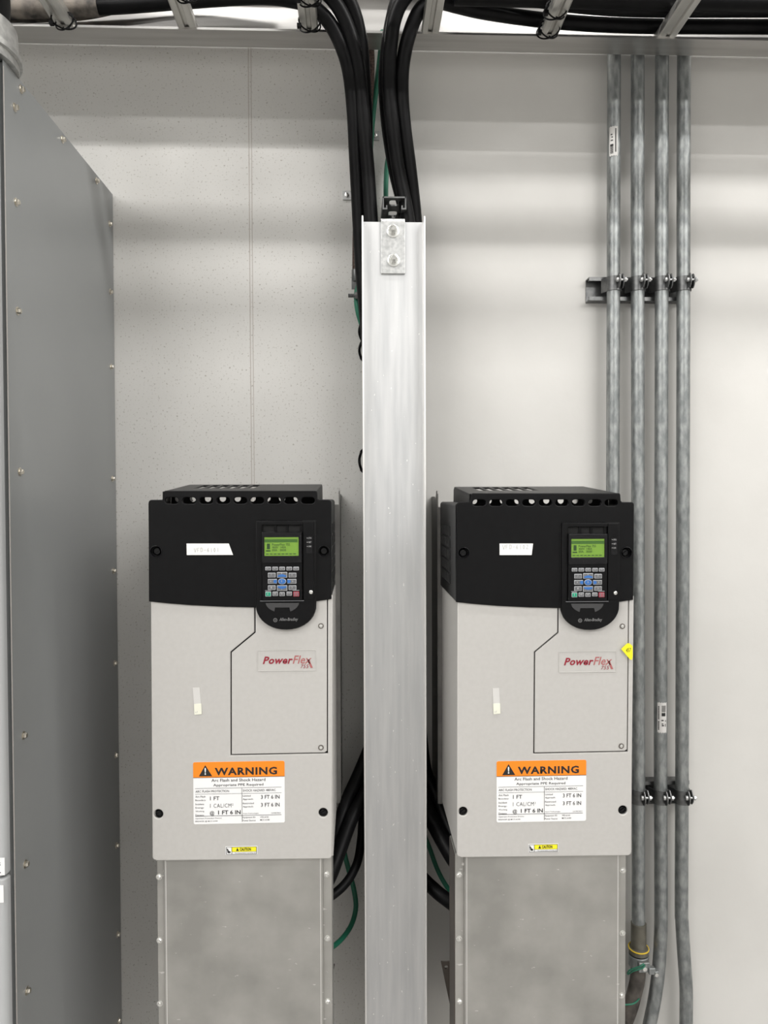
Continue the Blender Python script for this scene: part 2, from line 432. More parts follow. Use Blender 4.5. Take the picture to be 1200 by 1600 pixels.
for k in range(-9, 12):
    xr = x4+k*pitch_r
    t = B(); wv, h = .018, .022; z0 = ZT+.0032
    pts = [(xr-wv, z0+.002), (xr-wv+.003, z0), (xr-.005, z0), (xr-.003, z0+.004), (xr+.003, z0+.004), (xr+.005, z0), (xr+wv-.003, z0), (xr+wv, z0+.002), (xr+wv-.003, z0+h), (xr-wv+.003, z0+h)]
    prism(t, pts, 'Y', YR2+.003, YR1-.004)
    obj('rung', t, 'rung', tray)
ZC = ZT+.026                    # cables lie on the rungs

def narrowing(a, b2, t0, t1):
    """thick jacket that ends behind the channel, thinner conductor below"""
    return lambda u: a if u < t0 else (b2 if u > t1 else a+(b2-a)*(u-t0)/(t1-t0))

def cable(pts, r, mat, name, label, cat, group=None, n=18, sub=8):
    t = B(); tube(t, [W(*p) for p in pts], r, n, sub)
    return tag(obj(name, t, mat, smooth=True), label, cat, group)
GL = 'black power cables leaving the tray'
R = .0138
cable([(150, 11.5, 1.474), (200, 9, 1.472), (300, 1, 1.465), (400, -5, 1.458), (450, -1, 1.45), (485, 9, 1.445), (512, 32, 1.443), (532, 68, 1.445), (545, 110, 1.452), (552, 170, 1.465), (556, 250, 1.484), (561, 347, 1.502), (565, 420, 1.512), (576, 560, 1.52), (582, 800, 1.525), (586, 1050, 1.53), (586, 1190, 1.535), (576, 1240, 1.533), (567, 1278, 1.52), (564.5, 1310, 1.50), (558, 1348, 1.47), (541, 1379, 1.44), (516, 1401, 1.42), (490, 1412, 1.42)],
      narrowing(R, .0088, .56, .62), 'cable', 'power_cable', 'leftmost black power cable of the left drop, looping into the left box below', 'cable')
cable([(440, -62, 1.42), (490, -28, 1.425), (522, 2, 1.43), (542, 38, 1.436), (556, 85, 1.444), (563, 135, 1.456), (569, 200, 1.464), (575, 270, 1.474), (580, 347, 1.482), (585, 420, 1.488), (594, 560, 1.50), (604, 800, 1.505), (606, 1000, 1.505), (600, 1100, 1.51), (585, 1150, 1.51), (563, 1205, 1.50), (543, 1250, 1.49), (527, 1300, 1.46), (514, 1360, 1.43), (490, 1400, 1.42)],
      R, 'cable', 'power_cable', 'black power cable in front of the left drop, right beside the small strut gap', 'cable')
cable([(480, -85, 1.42), (520, -40, 1.43), (545, 0, 1.44), (559, 40, 1.45), (566, 85, 1.462), (569, 135, 1.484), (572, 200, 1.50), (571, 270, 1.513), (570, 347, 1.527), (584, 420, 1.545), (606, 560, 1.55), (614, 800, 1.555), (610, 1000, 1.552), (605, 1115, 1.54), (590, 1192, 1.515), (571, 1238, 1.490), (550, 1278, 1.458), (531, 1328, 1.418), (513, 1374, 1.39), (490, 1405, 1.385)],
      R, 'cable', 'power_cable', 'black cable of the left drop partly behind the other two', 'cable')
cable([(1290, 43, 1.503), (1200, 42, 1.503), (1025, 41, 1.503), (930, 38, 1.50), (844, 31, 1.495), (760, 19, 1.476), (715, 9, 1.462), (688, 2, 1.450), (668, 5, 1.444), (651, 24, 1.441), (637, 62, 1.442), (629, 105, 1.45), (628, 150, 1.462), (632, 200, 1.473), (641, 270, 1.488), (649, 347, 1.507), (651, 420, 1.512), (650, 560, 1.515), (650, 800, 1.52), (644, 1050, 1.515), (632, 1240, 1.505), (634, 1320, 1.50), (656, 1366, 1.49), (680, 1391, 1.47), (700, 1407, 1.45), (725, 1425, 1.42)],
      R, 'cable', 'power_cable', 'rightmost black cable dropping from the tray to the aluminium channel', 'cable')
cable([(1290, 15, 1.469), (1200, 15, 1.469), (1025, 15, 1.469), (930, 11, 1.466), (844, 0, 1.46), (760, -15, 1.45), (700, -25, 1.43), (655, -22, 1.42), (630, 0, 1.42), (616, 32, 1.425), (610, 75, 1.432), (608, 110, 1.444), (609, 150, 1.456), (614, 200, 1.462), (622, 260, 1.472), (638, 347, 1.480), (643, 420, 1.483), (636, 560, 1.485), (632, 800, 1.485), (628, 1050, 1.485), (634, 1180, 1.49), (655, 1235, 1.50), (675, 1280, 1.50), (694, 1316, 1.47), (715, 1350, 1.44), (735, 1370, 1.42)],
      narrowing(R, .0165, .60, .66), 'cable', 'power_cable', 'black power cable of the right drop nearest the small strut piece, in front', 'cable')
cable([(700, -75, 1.44), (650, -50, 1.445), (625, -10, 1.45), (612, 35, 1.453), (605, 80, 1.462), (602, 120, 1.48), (603, 160, 1.496), (608, 210, 1.51), (618, 270, 1.52), (636, 347, 1.537), (642, 420, 1.545), (644, 560, 1.548), (648, 800, 1.548), (652, 1050, 1.545), (662, 1190, 1.54), (680, 1240, 1.53), (700, 1290, 1.50), (720, 1325, 1.47)],
      R, 'cable', 'power_cable', 'leftmost black cable of the right drop, behind the other two', 'cable')
for k, (yy, lab) in enumerate(((1.428, 'long black cable lying in the tray, third from the wall'), (1.355, 'long black cable lying in the tray, fourth from the wall'), (1.30, 'long black cable lying in the tray, furthest from the wall'))):
    t = B(); x0 = (W(710, 0, yy).x, -3.0, -3.0)[k]
    tube(t, [(x0, yy, ZC+.0165), (.9, yy+.003, ZC+.0165), (3.0, yy, ZC+.0165)], .0155, 16)
    tag(obj('tray_cable', t, 'cable', smooth=True), lab, 'cable')
cable([(-900, 20, 1.475), (-300, 19, 1.475), (0, 16, 1.475), (90, 14, 1.475), (154, 11.5, 1.474)], .0165, 'dust', 'dusty_conduit', 'dust-covered grey flexible conduit at the left end of the tray', 'conduit')
cable([(-900, 24, 1.508), (-300, 24, 1.508), (0, 24, 1.508), (60, 24, 1.508), (130, 20, 1.507), (200, 6, 1.50), (300, -14, 1.49), (420, -30, 1.47)], .0125, 'dust', 'dusty_conduit', 'thinner dark conduit behind the dusty one in the tray', 'conduit')
# zip ties / lashings round the rungs
def lash(px, py, Y, lab, n=2):
    c = W(px, py, Y); t = B()
    for q in range(n):
        pts = []
        for k in range(17):
            a = 2*PI*k/16; tilt = (-1)**q*.008
            pts.append(c+Vector((math.cos(a)*.0205, tilt*math.cos(a)*1.2+q*.002, math.sin(a)*.0155+.012)))
        tube(t, pts, .0016, 6, 2)
    box(t, c.x-.024, c.x-.016, c.y-.012, c.y-.004, c.z-.002, c.z+.005)
    tube(t, [c+Vector((.0, -.004, -.003)), c+Vector((.006, -.010, -.010)), c+Vector((.014, -.008, -.006))], .0013, 6)
    return tag(obj('lashing', t, 'cable', smooth=True), lab, 'cable tie')
lash(100, 42, 1.455, 'black tie lashed round the leftmost tray rung')
lash(484, 46, 1.455, 'black tie lashed round the rung beside the left cable drop')
lash(484, 6, 1.39, 'black tie crossing the rung near the top edge above the left cable drop')
lash(857, 56, 1.46, 'black lashing at the wall end of the rung right of centre')
lash(868, 26, 1.41, 'black lashing crossed higher on the rung right of centre')
lash(292, 0, 1.38, 'black tie round the second tray rung from the left')

# green and braided wires
cable([(598, 50, 1.50), (594, 90, 1.565), (589, 130, 1.575), (583, 175, 1.58), (578, 240, 1.58), (574, 330, 1.58), (569, 410, 1.575), (561, 438, 1.565), (557.5, 464, 1.56), (560, 488, 1.56), (568, 520, 1.57), (579, 600, 1.58), (588, 900, 1.58), (592, 1100, 1.58), (576, 1195, 1.575), (546, 1250, 1.56), (536, 1285, 1.555), (537, 1325, 1.55), (545, 1360, 1.55), (553, 1390, 1.55), (556, 1418, 1.54), (549, 1445, 1.52), (534, 1467, 1.49), (514, 1483, 1.46), (490, 1492, 1.44)],
      narrowing(.0062, .0052, .40, .45), 'green', 'ground_wire', 'green ground wire passing behind the left cables and bulging beside the channel', 'wire')
cable([(612, 60, 1.57), (611, 180, 1.58), (608, 235, 1.58), (604, 265, 1.58), (603, 315, 1.58), (606, 400, 1.58), (612, 560, 1.58), (630, 900, 1.58), (646, 1200, 1.57), (660, 1290, 1.555), (673, 1330, 1.55), (685, 1362, 1.54), (700, 1388, 1.52), (720, 1410, 1.48)],
      narrowing(.0052, .0048, .4, .5), 'green', 'ground_wire', 'green ground wire coming down to the small strut above the channel', 'wire')
cable([(578, 60, 1.53), (580, 100, 1.555), (578, 150, 1.57), (572, 220, 1.572), (562, 290, 1.565), (557, 350, 1.56), (556, 400, 1.56), (556, 428, 1.56)],
      .0075, 'copper', 'braided_strap', 'dark braided bonding strap hanging left of the channel', 'strap')
lug = W(556, 434, 1.56)
t = B(); lathe(t, lug+Vector((0, 0, .012)), (0, 0, -1), [(.009, -.004), (.009, .016), (.007, .02)], 14); box(t, lug.x-.009, lug.x+.011, lug.y-.002, lug.y+.002, lug.z-.024, lug.z)
tag(obj('cable_lug', t, 'galv_dark', smooth=True), 'crimped grey lug at the end of the braided strap', 'lug')
st = W(553, 462, 1.545)
e = empty('threaded_stud', st, 'small threaded stud with nut sticking out beside the channel', 'bolt')
t = B()
for k in range(10): lathe(t, st+Vector((-.012+.0022*k, 0, 0)), (1, 0, 0), [(.0036, 0), (.0044, .0011), (.0036, .0022)], 12)
box(t, st.x+.008, st.x+.03, st.y-.003, st.y+.003, st.z-.003, st.z+.003)
obj('shaft', t, 'galv_dark', e, smooth=True)
t = B(); lathe(t, st, (1, 0, 0), [(.0078, .002), (.0078, .009)], 6); obj('nut', t, 'galv_dark', e)
for (a0, a1, lab) in ((503, 562, 'thin black wires twisted together, peeping out left of the channel'), (704, 736, 'small loop of thin black wire lower at the left channel edge')):
    t = B()
    for q in range(3):
        pts = [W(565.5-4*abs(math.sin((k/14)*PI*(2 if a1-a0 > 40 else 1)))+(q-1)*1.2, a0+(a1-a0)*k/14, 1.545+.004*math.sin(k+q*2)) for k in range(15)]
        pts = [W(575, a0-10, 1.555)]+pts+[W(575, a1+10, 1.555)]
        tube(t, pts, .0013, 6, 3)
    tag(obj('twisted_wire', t, 'cable', smooth=True), lab, 'wire')
for px, py, lab in ((586, 213, 'small square washer plate with screw on the wall between the cable drops'), (542, 306, 'small square washer plate with screw on the wall left of the cables')):
    c = W(px, py, WALL); e = empty('anchor_clip', c, lab, 'screw')
    t = B(); plate(t, [rrect(c.x-.0095, c.x+.0095, c.z-.0095, c.z+.0095, .0015)], WALL-.004, WALL-.0005, .0004); obj('washer_plate', t, 'bracket', e)
    t = B(); lathe(t, (c.x, WALL-.004, c.z), (0, -1, 0), [(.005, 0), (.0045, .003), (0, .005)], 12); obj('screw', t, 'zinc', e, smooth=True)

# ------------------------------------------------------------------ struts
def strut_profile(w, d, lip=.008, hook=.006, th=.0026):
    """half-open C: web at depth d, mouth at depth 0; (across, depth)"""
    h = w/2
    o_ = [(-h, 0), (-h, d), (h, d), (h, 0), (h-lip, 0), (h-lip, hook)]
    i_ = [(h-lip-0+.0, hook)]
    pts = [(-h+lip, hook), (-h+lip, 0), (-h, 0), (-h, d), (h, d), (h, 0), (h-lip, 0), (h-lip, hook),
           (h-lip+th*.8, hook), (h-lip+th*.8, th), (h-th, th), (h-th, d-th), (-h+th, d-th), (-h+th, th), (-h+lip-th*.8, th), (-h+lip-th*.8, hook)]
    return pts
ZS1 = W(985, 451.5, 1.575).z; ZS2 = W(1040, 1238, 1.575).z
def wall_strut(x0, x1, zc_, lab):
    t = B(); pts = [(1.5748+d, zc_+a) for a, d in strut_profile(.050, .0250)]
    prism(t, pts, 'X', x0, x1)
    return tag(obj('strut_channel', t, 'galv_dark'), lab, 'strut')
wall_strut(W(920.5, 450, 1.575).x, W(1070, 450, 1.575).x, ZS1, 'upper galvanised strut holding the four conduits on the wall')
wall_strut(W(930, 1238, 1.575).x, W(1077, 1238, 1.575).x, ZS2, 'lower galvanised strut behind the conduits, beside the right drive')
# strut arm that carries the aluminium channel
sx0, sx1 = W(597.5, 330, 1.46).x, W(634.5, 330, 1.46).x; sxm = (sx0+sx1)/2; ZA = W(615, 308, 1.455).z
e = empty('strut_channel', (sxm, 1.53, ZA-.025), 'short slotted strut piece sticking out of the wall over the channel', 'strut')
t = B(); h = (sx1-sx0)/2; th = .0028
for s in (-1, 1):
    prism(t, [(sxm+s*h, ZA), (sxm+s*(h-th), ZA), (sxm+s*(h-th), ZA-.022), (sxm+s*(h-.007), ZA-.022), (sxm+s*(h-.007), ZA-.017), (sxm+s*(h-.0095), ZA-.017), (sxm+s*(h-.0095), ZA-.025), (sxm+s*h, ZA-.025)], 'Y', 1.452, 1.599)
obj('strut_sides', t, 'galv_dark', e)
t = B()
plate(t, [rrect(sxm-h, sxm+h, 1.452, 1.599, .0005), rrect(sxm-.009, sxm+.009, 1.464, 1.492, .006), rrect(sxm-.009, sxm+.009, 1.52, 1.548, .006)], 0, .0028)
bmesh.ops.transform(t, matrix=Matrix(((1,0,0,0),(0,0,1,0),(0,1,0,ZA-.0028),(0,0,0,1))), verts=t.verts)
obj('slotted_web', t, 'galv_dark', e)

# ------------------------------------------------------------------ aluminium channel
YW = 1.46
xl, xr_ = W(565.2, 345, 1.43).x, W(664.5, 345, 1.43).x
zt = W(615, 347, YW).z
chan = empty('aluminium_channel', ((xl+xr_)/2, YW, .3), 'bright aluminium channel covering the cables between the two drives', 'channel')
th = .0032
t = B(); box(t, xl+th, xr_-th, YW, YW+th, .25, zt)
obj('web', t, 'alu', chan)
for s, xa in ((1, xl), (-1, xr_)):
    t = B(); x2 = xa+s*th
    box(t, min(xa, x2), max(xa, x2), YW-.032, YW+th, .25, zt+.0005)
    obj('flange', t, 'alu_edge', chan, bevel=.0008)
# fine lip of the right flange
bx0, bx1 = W(595.3, 385, YW-.005).x, W(633, 385, YW-.005).x
bz0, bz1 = W(615, 427.5, YW-.005).z, W(615, 343.5, YW-.005).z
t = B(); prof = [(YW-.0055, bz0), (YW, bz0), (YW, bz1-.006), (YW+.002, bz1-.003), (YW+.006, bz1), (YW+.06, bz1), (YW+.06, bz1+.0055), (YW+.003, bz1+.0055), (YW-.003, bz1+.003), (YW-.0055, bz1-.003)]
prism(t, prof, 'X', bx0, bx1)
brk = obj('angle_bracket', t, 'bracket', chan, bevel=.0008); brk['label'] = 'flat angle bracket bolted to the channel top'
for px, py in ((614.3, 361.5), (615, 407)):
    c = W(px, py, YW-.006); c.y = YW-.0055
    t = B(); lathe(t, c, (0, -1, 0), [(.0125, 0), (.0125, .0018), (.0118, .0022), (.0085, .0024), (.0085, .004)], 28); obj('washer', t, 'zinc', brk, smooth=True)
    t = B(); lathe(t, c+Vector((0, -.004, 0)), (0, -1, 0), [(.0078, 0), (.0078, .006), (.0068, .0072), (.0045, .0072)], 6); obj('nut', t, 'zinc', brk)
    t = B()
    for k in range(6): lathe(t, c+Vector((0, -.0105-.0015*k, 0)), (0, -1, 0), [(.0038, 0), (.0044, .0007), (.0038, .0015)], 14)
    obj('bolt', t, 'zinc', brk, smooth=True)
c = Vector((sxm, YW+.025, bz1+.0055))
t = B(); lathe(t, c, (0, 0, 1), [(.008, 0), (.008, .007), (.0045, .007), (.0045, .014)], 6); obj('nut', t, 'zinc', brk)
t = B(); lathe(t, c, (0, 0, -1), [(.0078, .0055), (.0078, .011)], 6); obj('bolt_head', t, 'zinc', brk)

# ------------------------------------------------------------------ conduits
YC, RC = 1.56, .0139
ztop = 1.55+1.4
def conduit(xp, pts, lab):
    e = empty('conduit', (xp, YC, .1), lab, 'conduit')
    t = B(); tube(t, pts, RC, 28, 6); obj('pipe', t, 'galv', e, smooth=True); return e
def cx(px, py): return W(px, py, YC).x
c1x = cx(958.8, 300)
cnd1 = conduit(c1x, [(c1x, YC, CEIL-.01), (c1x, YC, 2.0), (c1x, YC, 1.0), (c1x, YC, .3)], 'leftmost galvanised conduit, running down behind the right drive')
a, b_, c_, d_ = cx(996.3, 150), cx(996.5, 600), cx(997.5, 1100), cx(997.5, 1440)
cnd2 = conduit(a, [(a, YC, CEIL-.01), (a, YC, 2.38), (b_, YC, W(996, 600, YC).z), (c_, YC, W(997, 1100, YC).z), (d_, YC, W(997, 1460, YC).z)], 'second galvanised conduit from the left, ending in a coupling low down')
x = [cx(1034.2, 150), cx(1033.5, 600), cx(1032, 1100), cx(1032.8, 1400)]
cnd3 = conduit(x[0], [(x[0], YC, CEIL-.01), (x[0], YC, 2.38), (x[1], YC, W(1033, 600, YC).z), (x[2], YC, W(1032, 1100, YC).z), (x[3], YC, W(1033, 1400, YC).z), W(1032.5, 1450, YC), W(1029.5, 1510, YC), W(1023, 1560, YC), W(1014, 1605, YC), W(1005, 1650, YC), W(1000, 1700, YC), W(1000, 1900, YC)], 'third galvanised conduit from the left, bending left near the bottom')
x = [cx(1068.4, 150), cx(1067.5, 600), cx(1066, 1100), cx(1064.8, 1400)]
cnd4 = conduit(x[0], [(x[0], YC, CEIL-.01), (x[0], YC, 2.38), (x[1], YC, W(1067, 600, YC).z), (x[2], YC, W(1066, 1100, YC).z), (x[3], YC, W(1065, 1400, YC).z), W(1065.5, 1440, YC), W(1068.5, 1490, YC), W(1072, 1545, YC), W(1072, 1600, YC), W(1072, 1700, YC), W(1072, 1900, YC)], 'rightmost galvanised conduit, bending slightly right near the bottom')

def wrap_label(par, px, py0, py1, a0, a1, printing):
    """paper label wrapped round a pipe between angles a0..a1 (0 = towards camera, + = right)"""
    cxp = cx(px, (py0+py1)/2); z1, z0 = W(px, py0, YC-RC).z, W(px, py1, YC-RC).z
    t = B(); n = 12; rr = RC+.0006; rows = []
    for k in range(n+1):
        a_ = math.radians(a0+(a1-a0)*k/n); jag = .0012*math.sin(k*2.1)
        rows.append([t.verts.new((cxp+rr*math.sin(a_), YC-rr*math.cos(a_), z)) for z in (z0+jag, z1-jag*.8)])
    for q in range(n): t.faces.new((rows[q][0], rows[q+1][0], rows[q+1][1], rows[q][1]))
    lb = obj('paper_label', t, 'tape2', par, smooth=True); lb['label'] = 'peeling white paper label wrapped on the pipe'
    t = B(); rr += .0003
    def patch(u0, u1, v0, v1):
        aa = [math.radians(a0+(a1-a0)*(u0+(u1-u0)*k/3)) for k in range(4)]
        vv = [[t.verts.new((cxp+rr*math.sin(q), YC-rr*math.cos(q), z1+(z0-z1)*v)) for v in (v0, v1)] for q in aa]
        for k in range(3): t.faces.new((vv[k][0], vv[k+1][0], vv[k+1][1], vv[k][1]))
    for pz in printing: patch(*pz)
    obj('printing', t, 'ink', lb)
bars = [(.42+0.0, .86, .10+.022*k, .10+.022*k+.012) for k in range(10)]
wrap_label(cnd3, 1032, 1098, 1145, -48, 34, bars+[(.42, .82, .34, .45)]+[(.08, .20, .12+.05*k, .155+.05*k) for k in range(16) if k != 9]+[(.40, .62, .57, .61), (.42, .60, .69, .72), (.44, .66, .74, .78), (.8, .88, .58, .64), (.78, .86, .7, .8)])
wrap_label(cnd1, 958.8, 197, 243, -58, 16, [(.15, .5, .60+.03*k, .617+.03*k) for k in range(11)]+[(.15, .5, .6, .67)]+[(.68, .82, .08+.05*k, .12+.05*k) for k in range(16)]+[(.2, .4, .25, .29), (.28, .44, .34, .38), (.2, .45, .45, .49)])

def clamp(px, zc_, lab):
    xc = cx(px, 445 if zc_ > 1.55 else 1240)
    e = empty('pipe_clamp', (xc, YC, zc_), lab, 'pipe clamp')
    t = B(); hh = .017; ro, ri = RC+.0024, RC+.0003
    # strap: round the front of the pipe, then straight back to the strut on both sides
    o1 = [(-ro-.006, .0150)]+[(ro*math.cos(a_), -ro*math.sin(a_)) for a_ in [PI-k*PI*.70/12 for k in range(13)]]
    i1 = [(ri*math.cos(a_), -ri*math.sin(a_)) for a_ in [PI-k*PI*.70/12 for k in range(13)]][::-1]+[(-ro-.0035, .0150)]
    prism(t, [(xc+p_[0], YC+p_[1]) for p_ in o1+i1], 'Z', zc_-hh, zc_+hh*.75)
    o1 = [(ro+.003, .0150)]+[(ro*math.cos(a_), -ro*math.sin(a_)) for a_ in [k*PI*.18/6 for k in range(7)]]
    i1 = [(ri*math.cos(a_), -ri*math.sin(a_)) for a_ in [k*PI*.18/6 for k in range(7)]][::-1]+[(ro+.001, .0150)]
    prism(t, [(xc+p_[0], YC+p_[1]) for p_ in o1+i1], 'Z', zc_-hh, zc_+hh*.75)
    obj('strap', t, 'galv_dark', e, smooth=True)
    for k, dx in enumerate((.0035, .0135)):
        t = B(); yy = YC-math.sqrt(max(ro**2-dx**2, 0))+.001; pts = []
        for q in range(15):
            a_ = 2*PI*q/14 if q < 14 else 0
            if q < 14: pts.append((yy-.007+.010*math.cos(a_), zc_+.001+.0165*math.sin(a_)*(1-.25*abs(math.cos(a_)))))
        prism(t, pts, 'X', xc+dx-.0013, xc+dx+.0013); obj('ear', t, 'galv_dark', e, bevel=.0006)
    yb = YC-.0215; t = B()
    cyl(t, (xc-.001, yb, zc_+.002), (xc+.0215, yb, zc_+.002), .0024, 10)
    obj('bolt', t, 'bracket', e, smooth=True)
    t = B(); lathe(t, (xc+.002, yb, zc_+.002), (-1, 0, 0), [(.0052, 0), (.0052, .003), (.004, .0048)], 12); obj('bolt_head', t, 'bracket', e, smooth=True)
    t = B(); lathe(t, (xc+.015, yb, zc_+.002), (1, 0, 0), [(.005, 0), (.005, .004)], 6); obj('nut', t, 'bracket', e)
GC = 'pipe clamps on the struts'
for px, lab in ((959, 'upper clamp round the leftmost conduit'), (996.4, 'upper clamp round the second conduit from the left'), (1034, 'upper clamp round the third conduit from the left'), (1067.8, 'upper clamp round the rightmost conduit')):
    clamp(px, W(px, 443, YC).z, lab)
for px, lab in ((997.5, 'lower clamp round the second conduit, nearest the right drive'), (1031.8, 'lower clamp round the third conduit, in the middle'), (1066, 'lower clamp round the rightmost conduit')):
    clamp(px, W(px, 1242, YC).z, lab)

# coupling and flexible end under the second conduit
flex = empty('flexible_conduit', W(997, 1600, YC), 'soiled flexible conduit end with coupling and grounding clamp beside the right box', 'conduit')
zA, zB, zC_, zD = (W(997, q, YC-.014).z for q in (1448, 1486, 1494, 1514)); xc = cx(997.8, 1460)
t = B(); lathe(t, (xc, YC, zB), (0, 0, 1), [(.0142, .0), (.0163, 0), (.0163, zA-zB), (.0142, zA-zB+.001)], 28); obj('coupling', t, 'coupling', flex, smooth=True)
t = B(); lathe(t, (xc, YC, zB-.013), (0, 0, 1), [(.016, 0), (.0205, .001), (.0205, .013), (.0165, .014)], 28); obj('locknut', t, 'coupling', flex, smooth=True)
t = B(); tube(t, [(xc+.0207*math.cos(a_), YC+.0207*math.sin(a_), zB-.001+.0012*math.sin(a_)) for a_ in [2*PI*k/24 for k in range(25)]], .0016, 8, 2); obj('yellow_ring', t, 'yellow_ring', flex, smooth=True)
t = B(); lathe(t, (xc, YC, zD), (0, 0, 1), [(.016, 0), (.0215, 0), (.0215, zC_-zD-.004), (.016, zC_-zD-.004)], 28)
box(t, xc-.010, xc+.014, YC-.029, YC-.018, zD+.001, zC_-.006)
box(t, xc+.010, xc+.024, YC-.034, YC-.022, zD-.001, zD+.013); box(t, xc+.020, xc+.031, YC-.034, YC-.020, zD-.006, zD+.006)
g = obj('grounding_clamp', t, 'galv', flex, bevel=.0015)
t = B(); lathe(t, (xc+.002, YC-.029, zD+.010), (0, -1, 0), [(.0052, 0), (.0048, .003), (0, .0045)], 12); lathe(t, (xc+.0255, YC-.034, zD), (0, -1, 0), [(.0046, 0), (.004, .003), (0, .004)], 12)
obj('screw', t, 'zinc', g, smooth=True)
t = B(); tube(t, [(xc, YC, zD+.004), W(996, 1530, YC), W(991, 1552, YC), W(983, 1580, YC), W(970, 1610, YC), W(955, 1640, YC)], .0158, 20); obj('sleeve', t, 'sleeve', flex, smooth=True)
def coil(pxs, lab):
    t = B(); tube(t, [W(*q) for q in pxs], .0017, 8, 6); return tag(obj('ground_wire', t, 'green', smooth=True), lab, 'wire')
coil([(1008, 1508, 1.53), (1003, 1513, 1.528), (990, 1517, 1.53), (981, 1522, 1.54), (984, 1516, 1.532), (1000, 1510, 1.522), (1006, 1506, 1.525)], 'thin green wire wrapped just under the grounding clamp')
coil([(998, 1552, 1.56), (998, 1561, 1.545), (990, 1568, 1.535), (976, 1570, 1.535), (960, 1570, 1.54)], 'thin green wire looped round the lower sleeve end')

# ------------------------------------------------------------------ drives
YD = 1.25
O1 = W(377.3, 1343.5, YD)
O2 = W(848.8, 1338.5, YD)
def loc1(px, py):
    q = W(px, py, YD)-O1; return q.x, q.z
def loc2(px, py):
    q = W(px, py, YD)-O2; return q.x, q.z

STROKES = {
 'V': [[(0, 1), (.45, 0), (.9, 1)]], 'F': [[(.1, 0), (0, .95), (.75, 1)], [(.05, .5), (.55, .55)]],
 'D': [[(.1, 0), (.1, 1)], [(0, .95), (.5, 1), (.85, .6), (.7, .1), (0, 0)]], '-': [[(.1, .5), (.8, .52)]],
 '6': [[(.6, 1), (.2, .7), (0, .3), (.3, 0), (.65, .2), (.5, .5), (.1, .4)]], '1': [[(.3, 1), (.35, 0)]],
 '0': [[(.3, 1), (0, .5), (.3, 0), (.65, .5), (.3, 1)]], '2': [[(0, .8), (.35, 1), (.6, .7), (0, 0), (.8, .02)]]}
def handwrite(bm, s, x0, x1, z0, z1, y, wd):
    n = len(s); cw = (x1-x0)/n
    for i, ch in enumerate(s):
        for st_ in STROKES[ch]:
            for (a, b2), (c, d) in zip(st_[:-1], st_[1:]):
                jz = (i*37 % 5-2)*.03
                p0 = Vector((x0+(i+a*.75)*cw, 0, z0+(b2+jz)*(z1-z0))); p1 = Vector((x0+(i+c*.75)*cw, 0, z0+(d+jz)*(z1-z0)))
                dd = p1-p0
                if dd.length < 1e-6: continue
                nn = Vector((-dd.z, 0, dd.x)).normalized()*wd/2
                bm.faces.new([bm.verts.new((q.x, y, q.z)) for q in (p0-nn, p1-nn, p1+nn, p0+nn)])
    return bm

